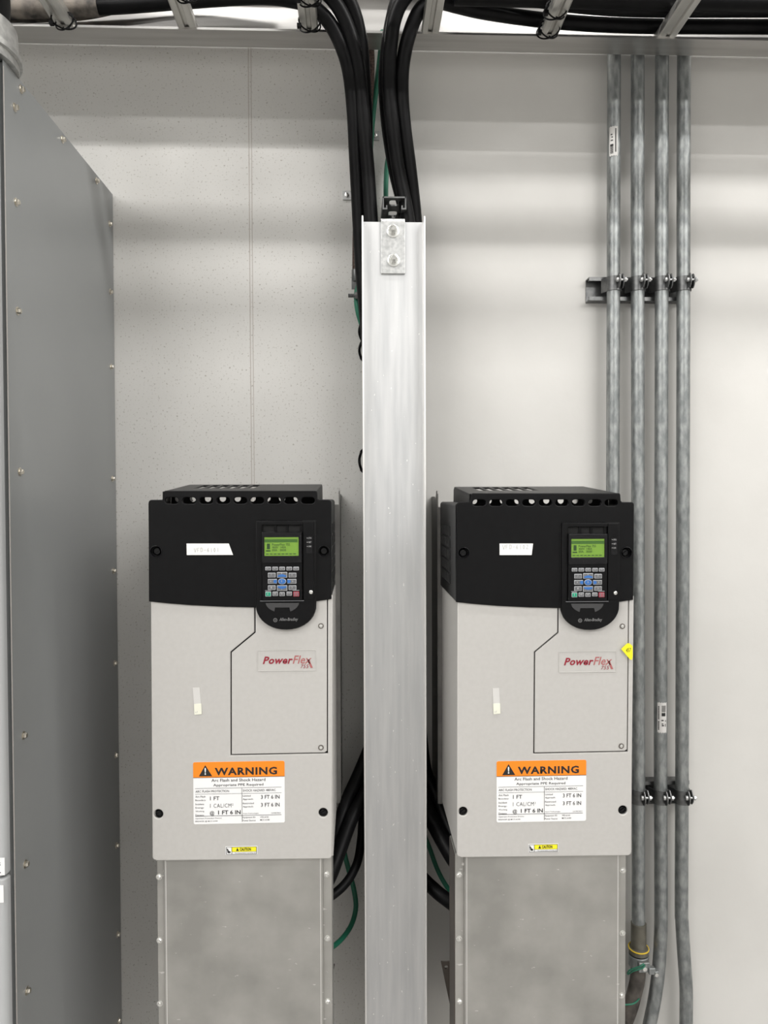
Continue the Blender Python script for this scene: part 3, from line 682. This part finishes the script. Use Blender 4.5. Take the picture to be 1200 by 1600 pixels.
def make_drive(O, which, lab):
    P = loc1
    Q = loc1 if which == 1 else loc2          # positions read off this drive itself
    e = empty('motor_drive', O, lab, 'motor drive')
    def X(px, py=1000): return O.x+P(px, py)[0]
    def Z(py, px=377): return O.z+P(px, py)[1]
    def PT(px, py): a, b2 = P(px, py); return (O.x+a, O.z+b2)
    def PQ(px, py): a, b2 = Q(px, py); return (O.x+a, O.z+b2)
    def loop(pts): return [PT(*p_) for p_ in pts]
    y = lambda d: YD+d
    s = .00108
    # --- grey lower cover (front face with the door opening) and its sides
    t = B()
    arc = lambda cx_, cy_, r, a0, a1, n=5: [(cx_+r*math.cos(math.radians(a0+(a1-a0)*k/n)), cy_+r*math.sin(math.radians(a0+(a1-a0)*k/n))) for k in range(n+1)]
    outer = [(235.5, 930), (397.3, 930), (397.3, 987.6), (360, 1018.5), (360, 1180.6), (512.4, 1177.6), (512.4, 930), (519.8, 930), (518.6, 1336)]+arc(513.6, 1337, 5, 0, 90)+[(243, 1345)]+arc(243, 1339, 5, 90, 180)
    plate(t, [loop(outer), loop(arc(247.5, 1272, 7.2, 0, 345, 23)), loop(arc(505, 1270, 7.2, 0, 345, 23))], y(0), y(.006), .0016)
    x0, x1 = X(236.3), X(519.0); z0, z1 = Z(1343.5), Z(940)
    for xa, xb in ((x0, x0+.003), (x1-.003, x1)): box(t, xa, xb, y(.004), y(.232), z0+.002, z1)
    box(t, x0+.003, x1-.003, y(.004), y(.232), z0+.001, z0+.004)
    cover = obj('lower_cover', t, 'cover_grey', e, smooth=True)
    t = B(); box(t, x0+.0035, x1-.0035, y(.0125), y(.22), z0+.005, Z(930)); box(t, X(350), X(516.5), y(.0062), y(.0124), Z(1190), Z(945))
    o = obj('inner_body', t, 'void', e)
    # --- access door
    t = B(); plate(t, [loop([(399.2, 930), (399.2, 988.6), (361.9, 1019.5), (361.9, 1178.7), (507, 1176.0), (510.8, 1173.5), (510.8, 930)])], y(.0002), y(.006), .0010)
    door = obj('access_door', t, 'cover_grey', e, smooth=True)
    for px, py in ((501.5, 978), (501.5, 1168)):
        a, z_ = PT(px, py)
        t = B(); lathe(t, (a, y(.0001), z_), (0, -1, 0), [(.0047, -.0004), (.0047, .0006), (.0036, .0007), (.0036, -.0003)], 20, False); obj('screw_rim', t, 'steel_dark', door, smooth=True)
        t = B(); lathe(t, (a, y(-.0003), z_), (0, -1, 0), [(.0030, 0), (.0028, .0008), (.0012, .0012), (.0009, .0004), (0, .0004)], 16); obj('screw', t, 'zinc', door, smooth=True)
    # --- product name plate
    ps = ((402, 1016), (492.5, 1015), (494, 1048), (402, 1049)) if which == 1 else ((872.8, 1018), (962, 1017), (963, 1050), (872.8, 1051))
    a0, b0 = PQ(*ps[0]); a1, b1 = PQ(*ps[2])
    t = B(); plate(t, [rrect(a0, a1, b1, b0, .0015), rrect(a0+.0012, a1-.0012, b1+.0012, b0-.0012, .001)], y(-.0006), y(.0003), .0002)
    box(t, a0+.001, a1-.001, y(-.00005), y(.0003), b1+.001, b0-.001)
    npl = obj('name_plate', t, 'cover_grey', door)
    wd, hg = a1-a0, b0-b1
    def NP(u, v): return a0+wd*u, b0-hg*v
    t = B(); text(t, 'Power', NP(.09, 0)[0], NP(.605, 0)[0], NP(0, .66)[1], NP(0, .30)[1], y(-.0004), .030, .30, 0, 1.06); obj('red_lettering', t, 'red', npl)
    t = B(); text(t, 'Flex', NP(.60, 0)[0], NP(.925, 0)[0], NP(0, .66)[1], NP(0, .27)[1], y(-.00045), .010, .28)
    xx = [NP(.87, .42), NP(.90, .60), NP(.925, .85), NP(.945, .88), NP(.91, .88), NP(.88, .62)]
    t.faces.new([t.verts.new((q[0], y(-.00045), q[1])) for q in (NP(.855, .48), NP(.885, .46), NP(.945, .86), NP(.905, .86))])
    obj('faded_lettering', t, 'red2', npl)
    t = B(); text(t, '755', NP(.735, 0)[0], NP(.875, 0)[0], NP(0, .87)[1], NP(0, .70)[1], y(-.0004), .006, .25, 0, 1.1); obj('number_lettering', t, 'red', npl)
    # --- black upper cover
    curve_b = [(233.2, 939.5), (262, 942.5), (300, 945.5), (353, 948), (401, 949), (440, 948.5), (470, 944), (494.7, 939.2), (518, 935.8)]
    top = [(518, 790)]+arc(513.5, 785.5, 4.5, 0, -90)+[(499, 781), (496.5, 779), (496, 771)]+arc(492.5, 770.3, 3.5, 0, -90)+[(260, 766.8)]+arc(259.5, 770.3, 3.5, -90, -180)+[(255.5, 777), (254, 780.8), (238, 781)]+arc(237.2, 785.5, 4.5, -90, -180)
    holes = [loop(arc(cxh-5.5, 782, 5, 90, 270, 8)+arc(cxh+5.5, 782, 5, -90, 90, 8)) for cxh in (269, 296, 322.6, 349, 375.7, 402, 428.4, 454.8, 481.3)]
    scr = [loop(arc(px, py, 8.2, 0, 345, 23)) for px, py in ((244.5, 861.5), (506, 861))]
    t = B(); plate(t, [loop(curve_b+top)]+holes+scr, y(-.003), y(.004), .0014)
    # sides, shoulders and the raised vented hood
    xa, xb = X(233.6), X(517.6)
    zs_, zb_ = Z(781.4), Z(938)
    ha, hb = X(255.8), X(496.2); zf, zr = Z(767.4), Z(767.4)+.0145
    rr_ = .006
    for sg, xo_, xi_ in ((1, xa, ha), (-1, xb, hb)):
        cxr, czr = xo_+sg*rr_, zs_-rr_
        oa = [(cxr-sg*rr_*math.cos(q*PI/12), czr+rr_*math.sin(q*PI/12)) for q in range(7)]
        ia = [(cxr-sg*(rr_-.003)*math.cos(q*PI/12), czr+(rr_-.003)*math.sin(q*PI/12)) for q in range(7)][::-1]
        prism(t, [(xo_, zb_+.001)]+oa+[(xi_, zs_), (xi_, zs_-.003)]+ia+[(xo_+sg*.003, zb_+.001)], 'Y', y(.002), y(.232))
    for a, b2 in ((ha, ha+.003), (hb-.003, hb)):
        prism(t, [(y(.002), zs_-.004), (y(.002), zf-.0005), (y(.195), zr-.0005), (y(.207), zr-.006), (y(.21), zs_-.004)], 'X', a, b2)
    # hood top with slots (strips between the openings)
    def zt_(d): return zf+(zr-zf)*(d-.003)/.195
    slots = [(X(286)+.019*k, X(286)+.019*k+.013) for k in range(6)]
    hm = B(); plate(hm, [rrect(ha, hb, .002, .200, .004)]+[rrect(a, b2, .085, .178, .002) for a, b2 in slots], 0, .0034, .0012)
    for v in hm.verts:
        xx_, yy_, zz_ = v.co; v.co = (xx_, y(zz_), zt_(zz_)-yy_)
    me_ = bpy.data.meshes.new('tmp'); hm.to_mesh(me_); hm.free(); t.from_mesh(me_); bpy.data.meshes.remove(me_)
    up_ = obj('upper_cover', t, 'cover_black', e, smooth=True)
    # side louvres
    for xs_ in (xa-.0006, xb+.0006):
        t = B()
        for k in range(8):
            dd = .075+.017*k
            for q in range(5):
                zz = Z(822+q*20); box(t, xs_-.0007, xs_+.0007, y(dd), y(dd+.008), zz-.017, zz)
        obj('side_louvres', t, 'void', up_)
    t = B(); gx = [(X(270)+.0258*k, Z(779.0)) for k in range(11)]
    plate(t, [rrect(ha+.004, hb-.004, Z(798), zf-.004, .001)]+[disc(a, b2, .0058, n=10) for a, b2 in gx if a < hb-.012], y(.045), y(.048)); obj('inner_grille', t, 'void', up_)
    t = B(); box(t, xa+.0035, xb-.0035, y(.0045), y(.22), Z(950), Z(797)); obj('inner_frame', t, 'void', up_)
    # quarter-turn fasteners
    for px, py, par, rr, dz in ((244.5, 861.5, up_, .0082, -.002), (506, 861, up_, .0082, -.002), (247.5, 1272, cover, .0072, .002), (505, 1270, cover, .0072, .002)):
        a, z_ = PT(px, py)
        if par is up_:
            t = B(); lathe(t, (a, y(-.003), z_), (0, -1, 0), [(.0104, 0), (.0102, .0014), (.0094, .0016), (.0084, -.0005), (.0084, -.004)], 28, False); obj('fastener_rim', t, 'gloss_black', par, smooth=True)
        t = B(); lathe(t, (a, y(.0060), z_), (0, -1, 0), [(rr*.92, 0), (rr*.80, .0035), (rr*.66, .0045), (rr*.6, .0025), (0, .0025)], 24)
        u_ = Vector((math.cos(.6), 0, math.sin(.6)))*rr*.55; v_ = Vector((-math.sin(.6), 0, math.cos(.6)))*rr*.12
        c = Vector((a, y(.0015), z_)); vv = [t.verts.new(c+q) for q in (u_+v_, -u_+v_, -u_-v_, u_-v_)]; vv2 = [t.verts.new(c+q+Vector((0, .003, 0))) for q in (u_+v_, -u_+v_, -u_-v_, u_-v_)]
        t.faces.new(vv)
        for k in range(4): t.faces.new((vv[k], vv[(k+1) % 4], vv2[(k+1) % 4], vv2[k]))
        obj('fastener', t, 'gloss_black', par, smooth=True)
    # --- keypad cradle: U-shaped bezel
    t = B()
    U = [(493.6, 814)]+[(493.6, 940)]+[(447.3+46.3*math.cos(math.radians(a_)), 945+37.5*math.sin(math.radians(a_))) for a_ in range(8, 173, 9)]+[(401, 940), (401, 814)]
    inner = [(410.5, 820), (474.5, 820), (474.5, 939), (410.5, 939)]
    plate(t, [loop(U), loop(inner)], y(-.0085), y(-.0025), .0012)
    gv = B(); plate(gv, [[(p_[0]+(.0011 if p_[0] > X(447) else -.0011), p_[1]+(.0012 if p_[1] > Z(820) else (-.0009 if p_[1] < Z(960) else 0))) for p_ in loop(U)]], y(-.0033), y(-.0026))
    bez = obj('keypad_cradle', t, 'cover_black', e, smooth=True)
    obj('cradle_gap', gv, 'void', bez)
    t = B()
    for a, b2 in ((402, 412), (430, 434), (448, 452), (470, 475)): box(t, X(a), X(b2), y(-.005), y(-.002), Z(831), Z(813))
    box(t, X(404), X(472), y(-.0045), y(-.002), Z(816), Z(812.5)); obj('cradle_ribs', t, 'cover_black', bez)
    t = B(); box(t, X(475.2), X(491.5), y(-.0098), y(-.008), Z(936), Z(815)); strp = obj('side_strip', t, 'cover_black', bez, bevel=.0008)
    t = B(); box(t, X(480), X(489.5), y(-.0103), y(-.0096), Z(864.5), Z(838)); obj('led_window', t, 'gloss_black', bez)
    t = B()
    for q, s_ in ((840.8, 'STS'), (847.2, 'NET A'), (853.6, 'LNK')): 
        text(t, s_[:3], X(483.5), X(488), Z(q+1.2), Z(q-1.2), y(-.0105))
        box(t, X(481), X(482.3), y(-.0106), y(-.0104), Z(q+.4), Z(q-.4))
    obj('led_lettering', t, 'ledtext', bez)
    a, z_ = PT(486.6, 924)
    t = B(); lathe(t, (a, y(-.0098), z_), (0, -1, 0), [(.0034, 0), (.0032, .001), (.0018, .0018), (.0014, .0008), (0, .0008)], 18); obj('screw', t, 'zinc', bez, smooth=True)
    # finger scoop beneath the keypad and logo
    t = B(); sc = [(416, 941)]+[(442+26*math.cos(math.radians(a_)), 940+16*math.sin(math.radians(a_))) for a_ in range(174, 110, -8)]+[(431, 948), (453, 948)]+[(442+26*math.cos(math.radians(a_)), 940+16*math.sin(math.radians(a_))) for a_ in range(62, 4, -8)]+[(468, 941)]
    plate(t, [loop(sc)], y(-.0098), y(-.0084), .0004); o = obj('finger_scoop', t, 'scoop', bez)
    t = B(); box(t, X(408), X(476), y(-.011), y(-.008), Z(938.6), Z(937.6)); obj('cradle_lip', t, 'key', bez)
    t = B(); a, z_ = PT(431, 967.6)
    plate(t, [disc(a, z_, .0034), disc(a, z_, .0024)], y(-.0088), y(-.0086)); text(t, 'a', a-.0014, a+.0014, z_-.0014, z_+.0014, y(-.0088))
    text(t, 'Allen-Bradley', X(437.5), X(466.5), Z(970.8), Z(964.6), y(-.0088), .02, .2); obj('logo_lettering', t, 'logo', bez)
    # --- keypad
    t = B(); plate(t, [rrect(X(411.2), X(473.4), Z(937.2), Z(831.2), .0015)], y(-.0120), y(-.0030), .0012); kp = obj('keypad', t, 'cover_black', e, smooth=True)
    t = B(); plate(t, [rrect(X(411.4), X(473.2), Z(879), Z(831.4), .0015), rrect(X(415.6), X(468.4), Z(868), Z(839), .0008)], y(-.0140), y(-.0119), .0006); obj('display_bezel', t, 'gloss_black', kp, smooth=True)
    t = B(); box(t, X(415), X(469), y(-.0125), y(-.0119), Z(868.6), Z(838.4)); scn = obj('display', t, 'lcd', kp); scn['label'] = 'glowing green display'
    t = B(); box(t, X(416), X(466.5) if which == 1 else X(468), y(-.0128), y(-.0124), Z(847), Z(842.2)); obj('title_bar', t, 'lcdbar', kp)
    t = B(); yk = y(-.0129)
    text(t, 'PowerFlex 755', X(427.5), X(455), Z(852.3), Z(848.6), yk); text(t, '460V  140A', X(427.5), X(449), Z(856.4), Z(853), yk); text(t, '00A   0000', X(427.5), X(449), Z(860.8), Z(857.2), yk)
    for qq in range(8): box(t, X(418+qq*6), X(418+qq*6+4.2), yk, yk+.0003, Z(865.6), Z(864.4))
    box(t, X(419.5), X(424), yk, yk+.0003, Z(857.5), Z(849)); box(t, X(418), X(425), yk, yk+.0003, Z(861), Z(859.2)); obj('display_text', t, 'lcdink', kp)
    def key(cx_, cy_, w_, h_, mat='key', lab_=None, ell=False, sym=None, symm='keyrim', rim='keyrim'):
        a, z_ = PT(cx_, cy_); hw, hh2 = w_*s/2, h_*s/2
        t = B()
        if ell: plate(t, [disc(a, z_, hw, hh2, 24)], y(-.0132), y(-.0118), .0003)
        else: plate(t, [rrect(a-hw, a+hw, z_-hh2, z_+hh2, .0009)], y(-.0132), y(-.0118), .0003)
        k = obj('key', t, rim, kp)
        t = B(); i_ = .00075
        if ell: plate(t, [disc(a, z_, hw-i_, hh2-i_, 24)], y(-.0140), y(-.0130), .0003)
        else: plate(t, [rrect(a-hw+i_, a+hw-i_, z_-hh2+i_, z_+hh2-i_, .0007)], y(-.0140), y(-.0130), .0003)
        obj('key', t, mat, kp)
        return a, z_
    ktxt = B(); white_t = B()
    def sym(s_, cx_, cy_, w_, h_): text(white_t, s_, X(cx_-w_/2), X(cx_+w_/2), Z(cy_+h_/2), Z(cy_-h_/2), y(-.0143), .01)
    for cx_ in (420.3, 431.1, 442, 453, 463.6):
        key(cx_, 887.3, 8.6, 5.4); sym('-', cx_, 887.3, 3, .6)
    for (cx_, cy_, ch, w_) in ((426, 897.4, '7', 11.8), (458, 897.4, '9', 11.8), (427, 907, '4', 14), (457, 907, '6', 14), (426, 916.8, '1', 11.8), (458, 916.8, '3', 11.8)):
        key(cx_, cy_, w_, 7.2); sym(ch, cx_+(-2 if ch == '4' else 2 if ch == '6' else 0), cy_, 1.6, 2.8)
    for cy_, ch in ((897, '8'), (917.4, '2')):
        key(442, cy_, 15.8, 8.6); sym(ch, 442, cy_+(-2 if ch == '8' else 2), 1.6, 2.4)
    t = B()
    for cy_, sg in ((897, 1), (917.4, -1)):
        plate(t, [loop([(435.4, cy_+sg*3), (435.4, cy_+sg*.8), (442, cy_-sg*1.6), (448.6, cy_+sg*.8), (448.6, cy_+sg*3)])], y(-.0143), y(-.0138))
    for x_, sg in ((431.2, 1), (452.8, -1)):
        plate(t, [loop([(x_-2.6*sg*-1, 904.4), (x_-2.6*sg*-1, 909.6), (x_-sg*1.2, 909.6), (x_-sg*2.8, 907), (x_-sg*1.2, 904.4)])], y(-.0143), y(-.0138))
    obj('arrow_marks', t, 'blue', kp)
    key(442, 907, 12.6, 9.4, 'blue', ell=True); sym('5', 442, 907, 1.8, 3)
    key(420.5, 926.7, 8.8, 7.4, 'keygreen'); sym('I', 420.5, 926.7, .9, 3.4)
    key(431.3, 926.3, 8.4, 6.6, 'key'); sym('=', 431.3, 926.3, 3.6, 2); key(442, 926.7, 8.2, 6, 'key'); sym('+', 442, 926.7, 3, 3)
    key(453, 926, 8.2, 6, 'key'); sym('---', 453, 926, 5, .8); key(463.8, 926.7, 8.8, 7.4, 'key', rim='keyred')
    obj('key_lettering', white_t, 'ledtext', kp)
    a, z_ = PT(463.8, 926.7); t = B(); plate(t, [disc(a, z_, .0022), disc(a, z_, .0014)], y(-.0144), y(-.0140)); obj('stop_mark', t, 'keyred', kp)
    ktxt.free()
    t = B(); box(t, X(416), X(425.5), y(-.0124), y(-.0119), Z(922), Z(921.5)); box(t, X(458.5), X(469), y(-.0124), y(-.0119), Z(922), Z(921.5)); obj('key_rule', t, 'keyrim', kp)
    # --- handwritten tape
    if which == 1: cs = [(292.2, 849), (358, 849), (364.7, 866.8), (292.6, 867)]; tx = (304, 345, 862.5, 856.2); wrd = 'VFD-6101'
    else: cs = [(780, 849), (832.2, 849), (830, 867), (780, 867)]; tx = (784.5, 827, 861, 854); wrd = 'VFD-6102'
    t = B(); plate(t, [[PQ(*q) for q in cs]], y(-.0036), y(-.0029)); tp = obj('tape_label', t, 'tape', up_); tp['label'] = 'strip of white tape with handwriting'
    t = B(); handwrite(t, wrd, PQ(tx[0], 860)[0], PQ(tx[1], 860)[0], PQ(300, tx[2])[1], PQ(300, tx[3])[1], y(-.0038), .00055); obj('handwriting', t, 'ink2', up_)
    # --- small peeling tag on the cover
    if which == 1: q1 = [(300.9, 1074.3), (311.8, 1074), (314.3, 1100), (303.3, 1101)]; q2 = [(303.3, 1100), (314.6, 1099), (315.4, 1115.6), (304, 1116.4)]
    else: q1 = [(769.5, 1075), (779.8, 1074.8), (781, 1099.5), (770.6, 1100)]; q2 = [(770.4, 1099.4), (781.2, 1099), (781.6, 1114.6), (771, 1115.6)]
    t = B(); plate(t, [[PQ(*q) for q in q1]], y(-.0006), y(-.0001)); obj('clear_tape', t, 'tape2', cover)
    t = B(); plate(t, [[PQ(*q) for q in q2]], y(-.0014), y(-.0006)); pt_ = obj('paper_tag', t, 'cream', cover)
    t = B(); a, b2 = PQ(*q2[3]); text(t, 'a.f', a+.0015, a+.0055, b2+.003, b2+.006, y(-.0016)); obj('tag_lettering', t, 'ink2', cover)
    # --- warning label
    rc = (301.8, 445.2, 1190.8, 1285) if which == 1 else (775.8, 915.6, 1189.2, 1282.2)
    ax, az1 = PQ(rc[0], rc[2]); bx_, az0 = PQ(rc[1], rc[3]); wd, hg = bx_-ax, az1-az0
    # label coordinates: the 7.06x enlargement, label spans 88..1098 x 78..740
    def LX(u): return ax+(u-88)/1010*wd
    def LZ(v): return az1-(v-78)/662*hg
    t = B(); plate(t, [rrect(ax, bx_, az0, az1, .003)], y(-.0006), y(-.0001)); wl = obj('warning_label', t, 'white', cover); wl['label'] = 'white and orange arc flash warning label'
    t = B(); plate(t, [[(LX(88), LZ(243))]+rrect(ax, bx_, LZ(300), az1, .003)[0:10]+[(LX(1098), LZ(243))]] if False else [[(bx_, LZ(243))]+rrect(ax, bx_, LZ(300), az1, .003)[0:10]+[(ax, LZ(243))]], y(-.0008), y(-.0005)); obj('orange_band', t, 'orange', wl)
    t = B(); yl = y(-.00095)
    def T(s_, u0, u1, v0, v1, bold=0.0): text(t, s_, LX(u0), LX(u1), LZ(v1), LZ(v0), yl, bold*.7+.003)
    plate(t, [[(LX(150), LZ(230)), (LX(298), LZ(230)), (LX(222), LZ(110))]], y(-.00095), y(-.0008))
    text(t, 'WARNING', LX(325), LX(1015), LZ(222), LZ(140), yl, .036, 0, 0, 1.12)
    T('Arc Flash and Shock Hazard', 288, 885, 258, 290, .005); T('Appropriate PPE Required', 308, 862, 312, 346, .005)
    T('ARC FLASH PROTECTION', 112, 482, 378, 402); T('SHOCK HAZARD: 480VAC', 634, 998, 376, 400)
    for v, a_, b2 in ((436, 'Arc Flash', 'Boundary:'), (516, 'Incident', 'Energy:'), (594, 'Working', 'Distance:')):
        T(a_, 110, 222 if a_ == 'Arc Flash' else 206, v, v+19); T(b2, 110, 226 if 'Bou' in b2 else 206, v+39, v+60)
    T('1 FT', 272, 374, 446, 486, .008); text(t, '1 CAL/CM\u00b2', LX(272), LX(528), LZ(566), LZ(524), yl, -.008, 0, 0, 1.1); T('@', 268, 318, 600, 652, .004); T('1 FT 6 IN', 360, 608, 596, 640, .022)
    for v, a_, u1 in ((436, 'Limited', 720), (516, 'Restricted', 755)):
        T(a_, 634, u1, v, v+18); T('Approach:', 634, 750, v+36, v+58)
    T('3 FT 6 IN', 834, 1040, 440, 482, .008); T('3 FT 6 IN', 834, 1040, 524, 566, .008)
    T('Avant Technologies', 634, 806, 628, 642); T('12/08/2021', 948, 1052, 628, 640)
    T('Upstream Protective Device:', 108, 400, 672, 688); T('BREAKER @ MCC-6100', 108, 354, 702, 718)
    T('Equipment ID:', 632, 774, 668, 688); T('Power Source:', 632, 776, 700, 718); T('VFD-6101' if which == 1 else 'VFD-6102', 824, 916, 668, 684); T('MCC-6100', 824, 928, 698, 714)
    for u0, u1, v0, v1 in ((108, 1062, 357, 360), (108, 1062, 418, 420.5), (108, 1060, 652, 656), (622, 626, 360, 722), (88, 1098, 241, 246)):
        box(t, LX(u0), LX(u1), yl, yl+.0002, LZ(v1), LZ(v0))
    obj('label_lettering', t, 'ink', wl)
    t = B(); text(t, '!', LX(214), LX(230), LZ(214), LZ(138), y(-.0011), .03); obj('exclamation_mark', t, 'white', wl)
    # --- caution label
    rc = (352.4, 402.2, 1322.6, 1334.4) if which == 1 else (825.6, 872.2, 1318.8, 1330.6)
    ax, az1 = PQ(rc[0], rc[2]); bx_, az0 = PQ(rc[1], rc[3]); wd, hg = bx_-ax, az1-az0
    t = B(); box(t, ax, bx_, y(-.0006), y(-.0001), az0, az1); cl = obj('caution_label', t, 'white', cover); cl['label'] = 'small yellow and white caution label'
    t = B(); box(t, ax+wd*.2, bx_-wd*.02, y(-.0008), y(-.0005), az0+hg*.35, az1-hg*.08); obj('yellow_band', t, 'yellow', cl)
    t = B(); text(t, 'CAUTION', ax+wd*.45, ax+wd*.80, az0+hg*.45, az1-hg*.17, y(-.00095), .04)
    plate(t, [[(ax+wd*.33, az0+hg*.45), (ax+wd*.42, az0+hg*.45), (ax+wd*.375, az1-hg*.15)]], y(-.00095), y(-.0007))
    text(t, 'See manual before servicing unit', ax+wd*.3, ax+wd*.95, az0+hg*.1, az0+hg*.26, y(-.00095))
    plate(t, [[(ax+wd*.04, az1-hg*.3), (ax+wd*.07, az1-hg*.25), (ax+wd*.11, az0+hg*.45), (ax+wd*.16, az0+hg*.4), (ax+wd*.15, az0+hg*.2), (ax+wd*.07, az0+hg*.22)]], y(-.00095), y(-.0007))
    for u0, u1, v0, v1 in ((.02, .98, .04, .08), (.02, .98, .90, .94), (.2, .98, .33, .36), (.19, .205, .06, .92), (.02, .035, .06, .92), (.965, .98, .06, .92)): box(t, ax+wd*u0, ax+wd*u1, y(-.0009), y(-.0006), az0+hg*v0, az0+hg*v1)
    obj('caution_lettering', t, 'ink', cl)
    # --- steel chassis against the wall
    t = B(); g0, g1 = x0-.0085, x1+.0085; zb2, zt2 = z0-.004, Z(781)+.016
    for a, b2 in ((g0, g0+.002), (g1-.002, g1)):
        prism(t, [(y(.236), zb2), (WALL-.001, zb2), (WALL-.001, zt2-.006), (y(.30), zt2-.006), (y(.27), zt2-.012), (y(.255), zt2+.006), (y(.240), zt2+.006), (y(.236), zt2)], 'X', a, b2)
    box(t, g0+.002, g1-.002, y(.233), WALL-.001, zb2+.001, zt2-.028)
    obj('chassis', t, 'chassis', e)
    if which == 2:
        t = B(); cs = [(969.4, 1013.5), (977.4, 1005.2), (980.2, 1004), (984, 1005.8)]
        pts = [PQ(*q) for q in ((969.4, 1013.5), (978.6, 1004.8), (981.8, 1004.4), (987.0, 1008.5), (987.2, 1025), (985.8, 1030.4), (983, 1029.4))]
        plate(t, [pts], y(-.0045), y(-.0030)); yt = obj('yellow_tag', t, 'yellow', e, bevel=.0004); yt['label'] = 'creased yellow sticker folded over the right edge'
        t = B(); a, b2 = PQ(976.5, 1018); text(t, '457', a, a+.009, b2, b2+.007, y(-.0048), 0, .3); obj('tag_lettering', t, 'ink', yt)
    return e

dr1 = make_drive(O1, 1, 'left black and grey motor drive, its tape label ending in 6101')
dr2 = make_drive(O2, 2, 'right black and grey motor drive, its tape label ending in 6102')

# ------------------------------------------------------------------ metal boxes under the drives
scm = screw_mesh('screw', .0036, 'zinc', True)
def wirebox(pxs, screws, pyt, lab):
    """pxs: outer left, lid left, lid right, outer right at py 1450"""
    xa, xb, xc2, xd = (W(q, 1450, 1.268).x for q in pxs); zt2 = O1.z-.0005 if lab.startswith('left') else O2.z-.0005; zb2 = .42
    e = empty('wireway_box', ((xa+xd)/2, 1.43, zb2), lab, 'enclosure')
    t = B(); box(t, xa, xd, 1.268, 1.338, zb2, zt2); obj('body', t, 'box', e, bevel=.001)
    t = B(); box(t, xa+.05, xd-.05, 1.338, WALL-.001, zb2+.02, zt2-.004); obj('rear_duct', t, 'box', e)
    t = B(); box(t, xb, xc2, 1.2625, 1.2678, zb2+.005, zt2); lid = obj('lid', t, 'box', e, bevel=.0012)
    t = B(); box(t, xb+.0037, xb+.0045, 1.2617, 1.2626, zb2+.008, zt2-.004); obj('lid_crease', t, 'alu_edge', lid)
    t = B(); box(t, xc2-.0045, xc2-.0037, 1.2617, 1.2626, zb2+.008, zt2-.004); obj('lid_crease', t, 'alu_edge', lid)
    for px, py in screws: place('screw', scm, (W(px, py, 1.268).x, 1.268, W(px, py, 1.268).z), e, random.random()*3)
    return e, xa, xd
w1, a1x, d1x = wirebox((246, 257.5, 505, 519), [(248.5, 1370), (249.3, 1469), (250, 1568), (510.5, 1366), (511.5, 1466), (512, 1564.5), (250, 1668), (512, 1664)], 1345, 'left aluminium wireway box under the drive taped 6101')
w2, a2x, d2x = wirebox((711, 725, 967, 977.5), [(717.5, 1366.5), (717.4, 1466.5), (717.8, 1564.5), (973.2, 1360), (972.6, 1458), (971.2, 1555.5), (718, 1664), (970, 1655)], 1340, 'right aluminium wireway box under the drive taped 6102')

def brace(side, xbox, Yp, px_out, lab):
    e = empty('support_brace', (xbox, 1.5, .6), lab, 'bracket')
    z1 = W(700, 1503, Yp).z; z0 = W(700, 1665, Yp).z
    xo = W(px_out, 1503, Yp).x; xi = xbox+side*.050; xm = xo+side*.0400
    t = B()
    hs = [disc(xo+side*.010, z1-.010, .0035, n=14), disc(xo+side*.022, z1-.060, .0035, n=14)]
    plate(t, [[(xo, z1), (xi, z1), (xi, z0), (xm, z0)]]+hs, Yp, Yp+.004); obj('gusset_plate', t, 'brace', e)
    t = B(); box(t, min(xi, xi-side*.004), max(xi, xi-side*.004), Yp+.004, WALL-.001, z0, z1); obj('standoff', t, 'brace', e)
    return e
t = B(); box(t, a2x-.0012, a2x-.0001, 1.270, 1.337, .43, O2.z-.002); o = obj('side_panel', t, 'brace', w2); o['label'] = 'thin dark brown sheet over the left side of the box'  # thin sheet in the brace colour laid over the box's left side
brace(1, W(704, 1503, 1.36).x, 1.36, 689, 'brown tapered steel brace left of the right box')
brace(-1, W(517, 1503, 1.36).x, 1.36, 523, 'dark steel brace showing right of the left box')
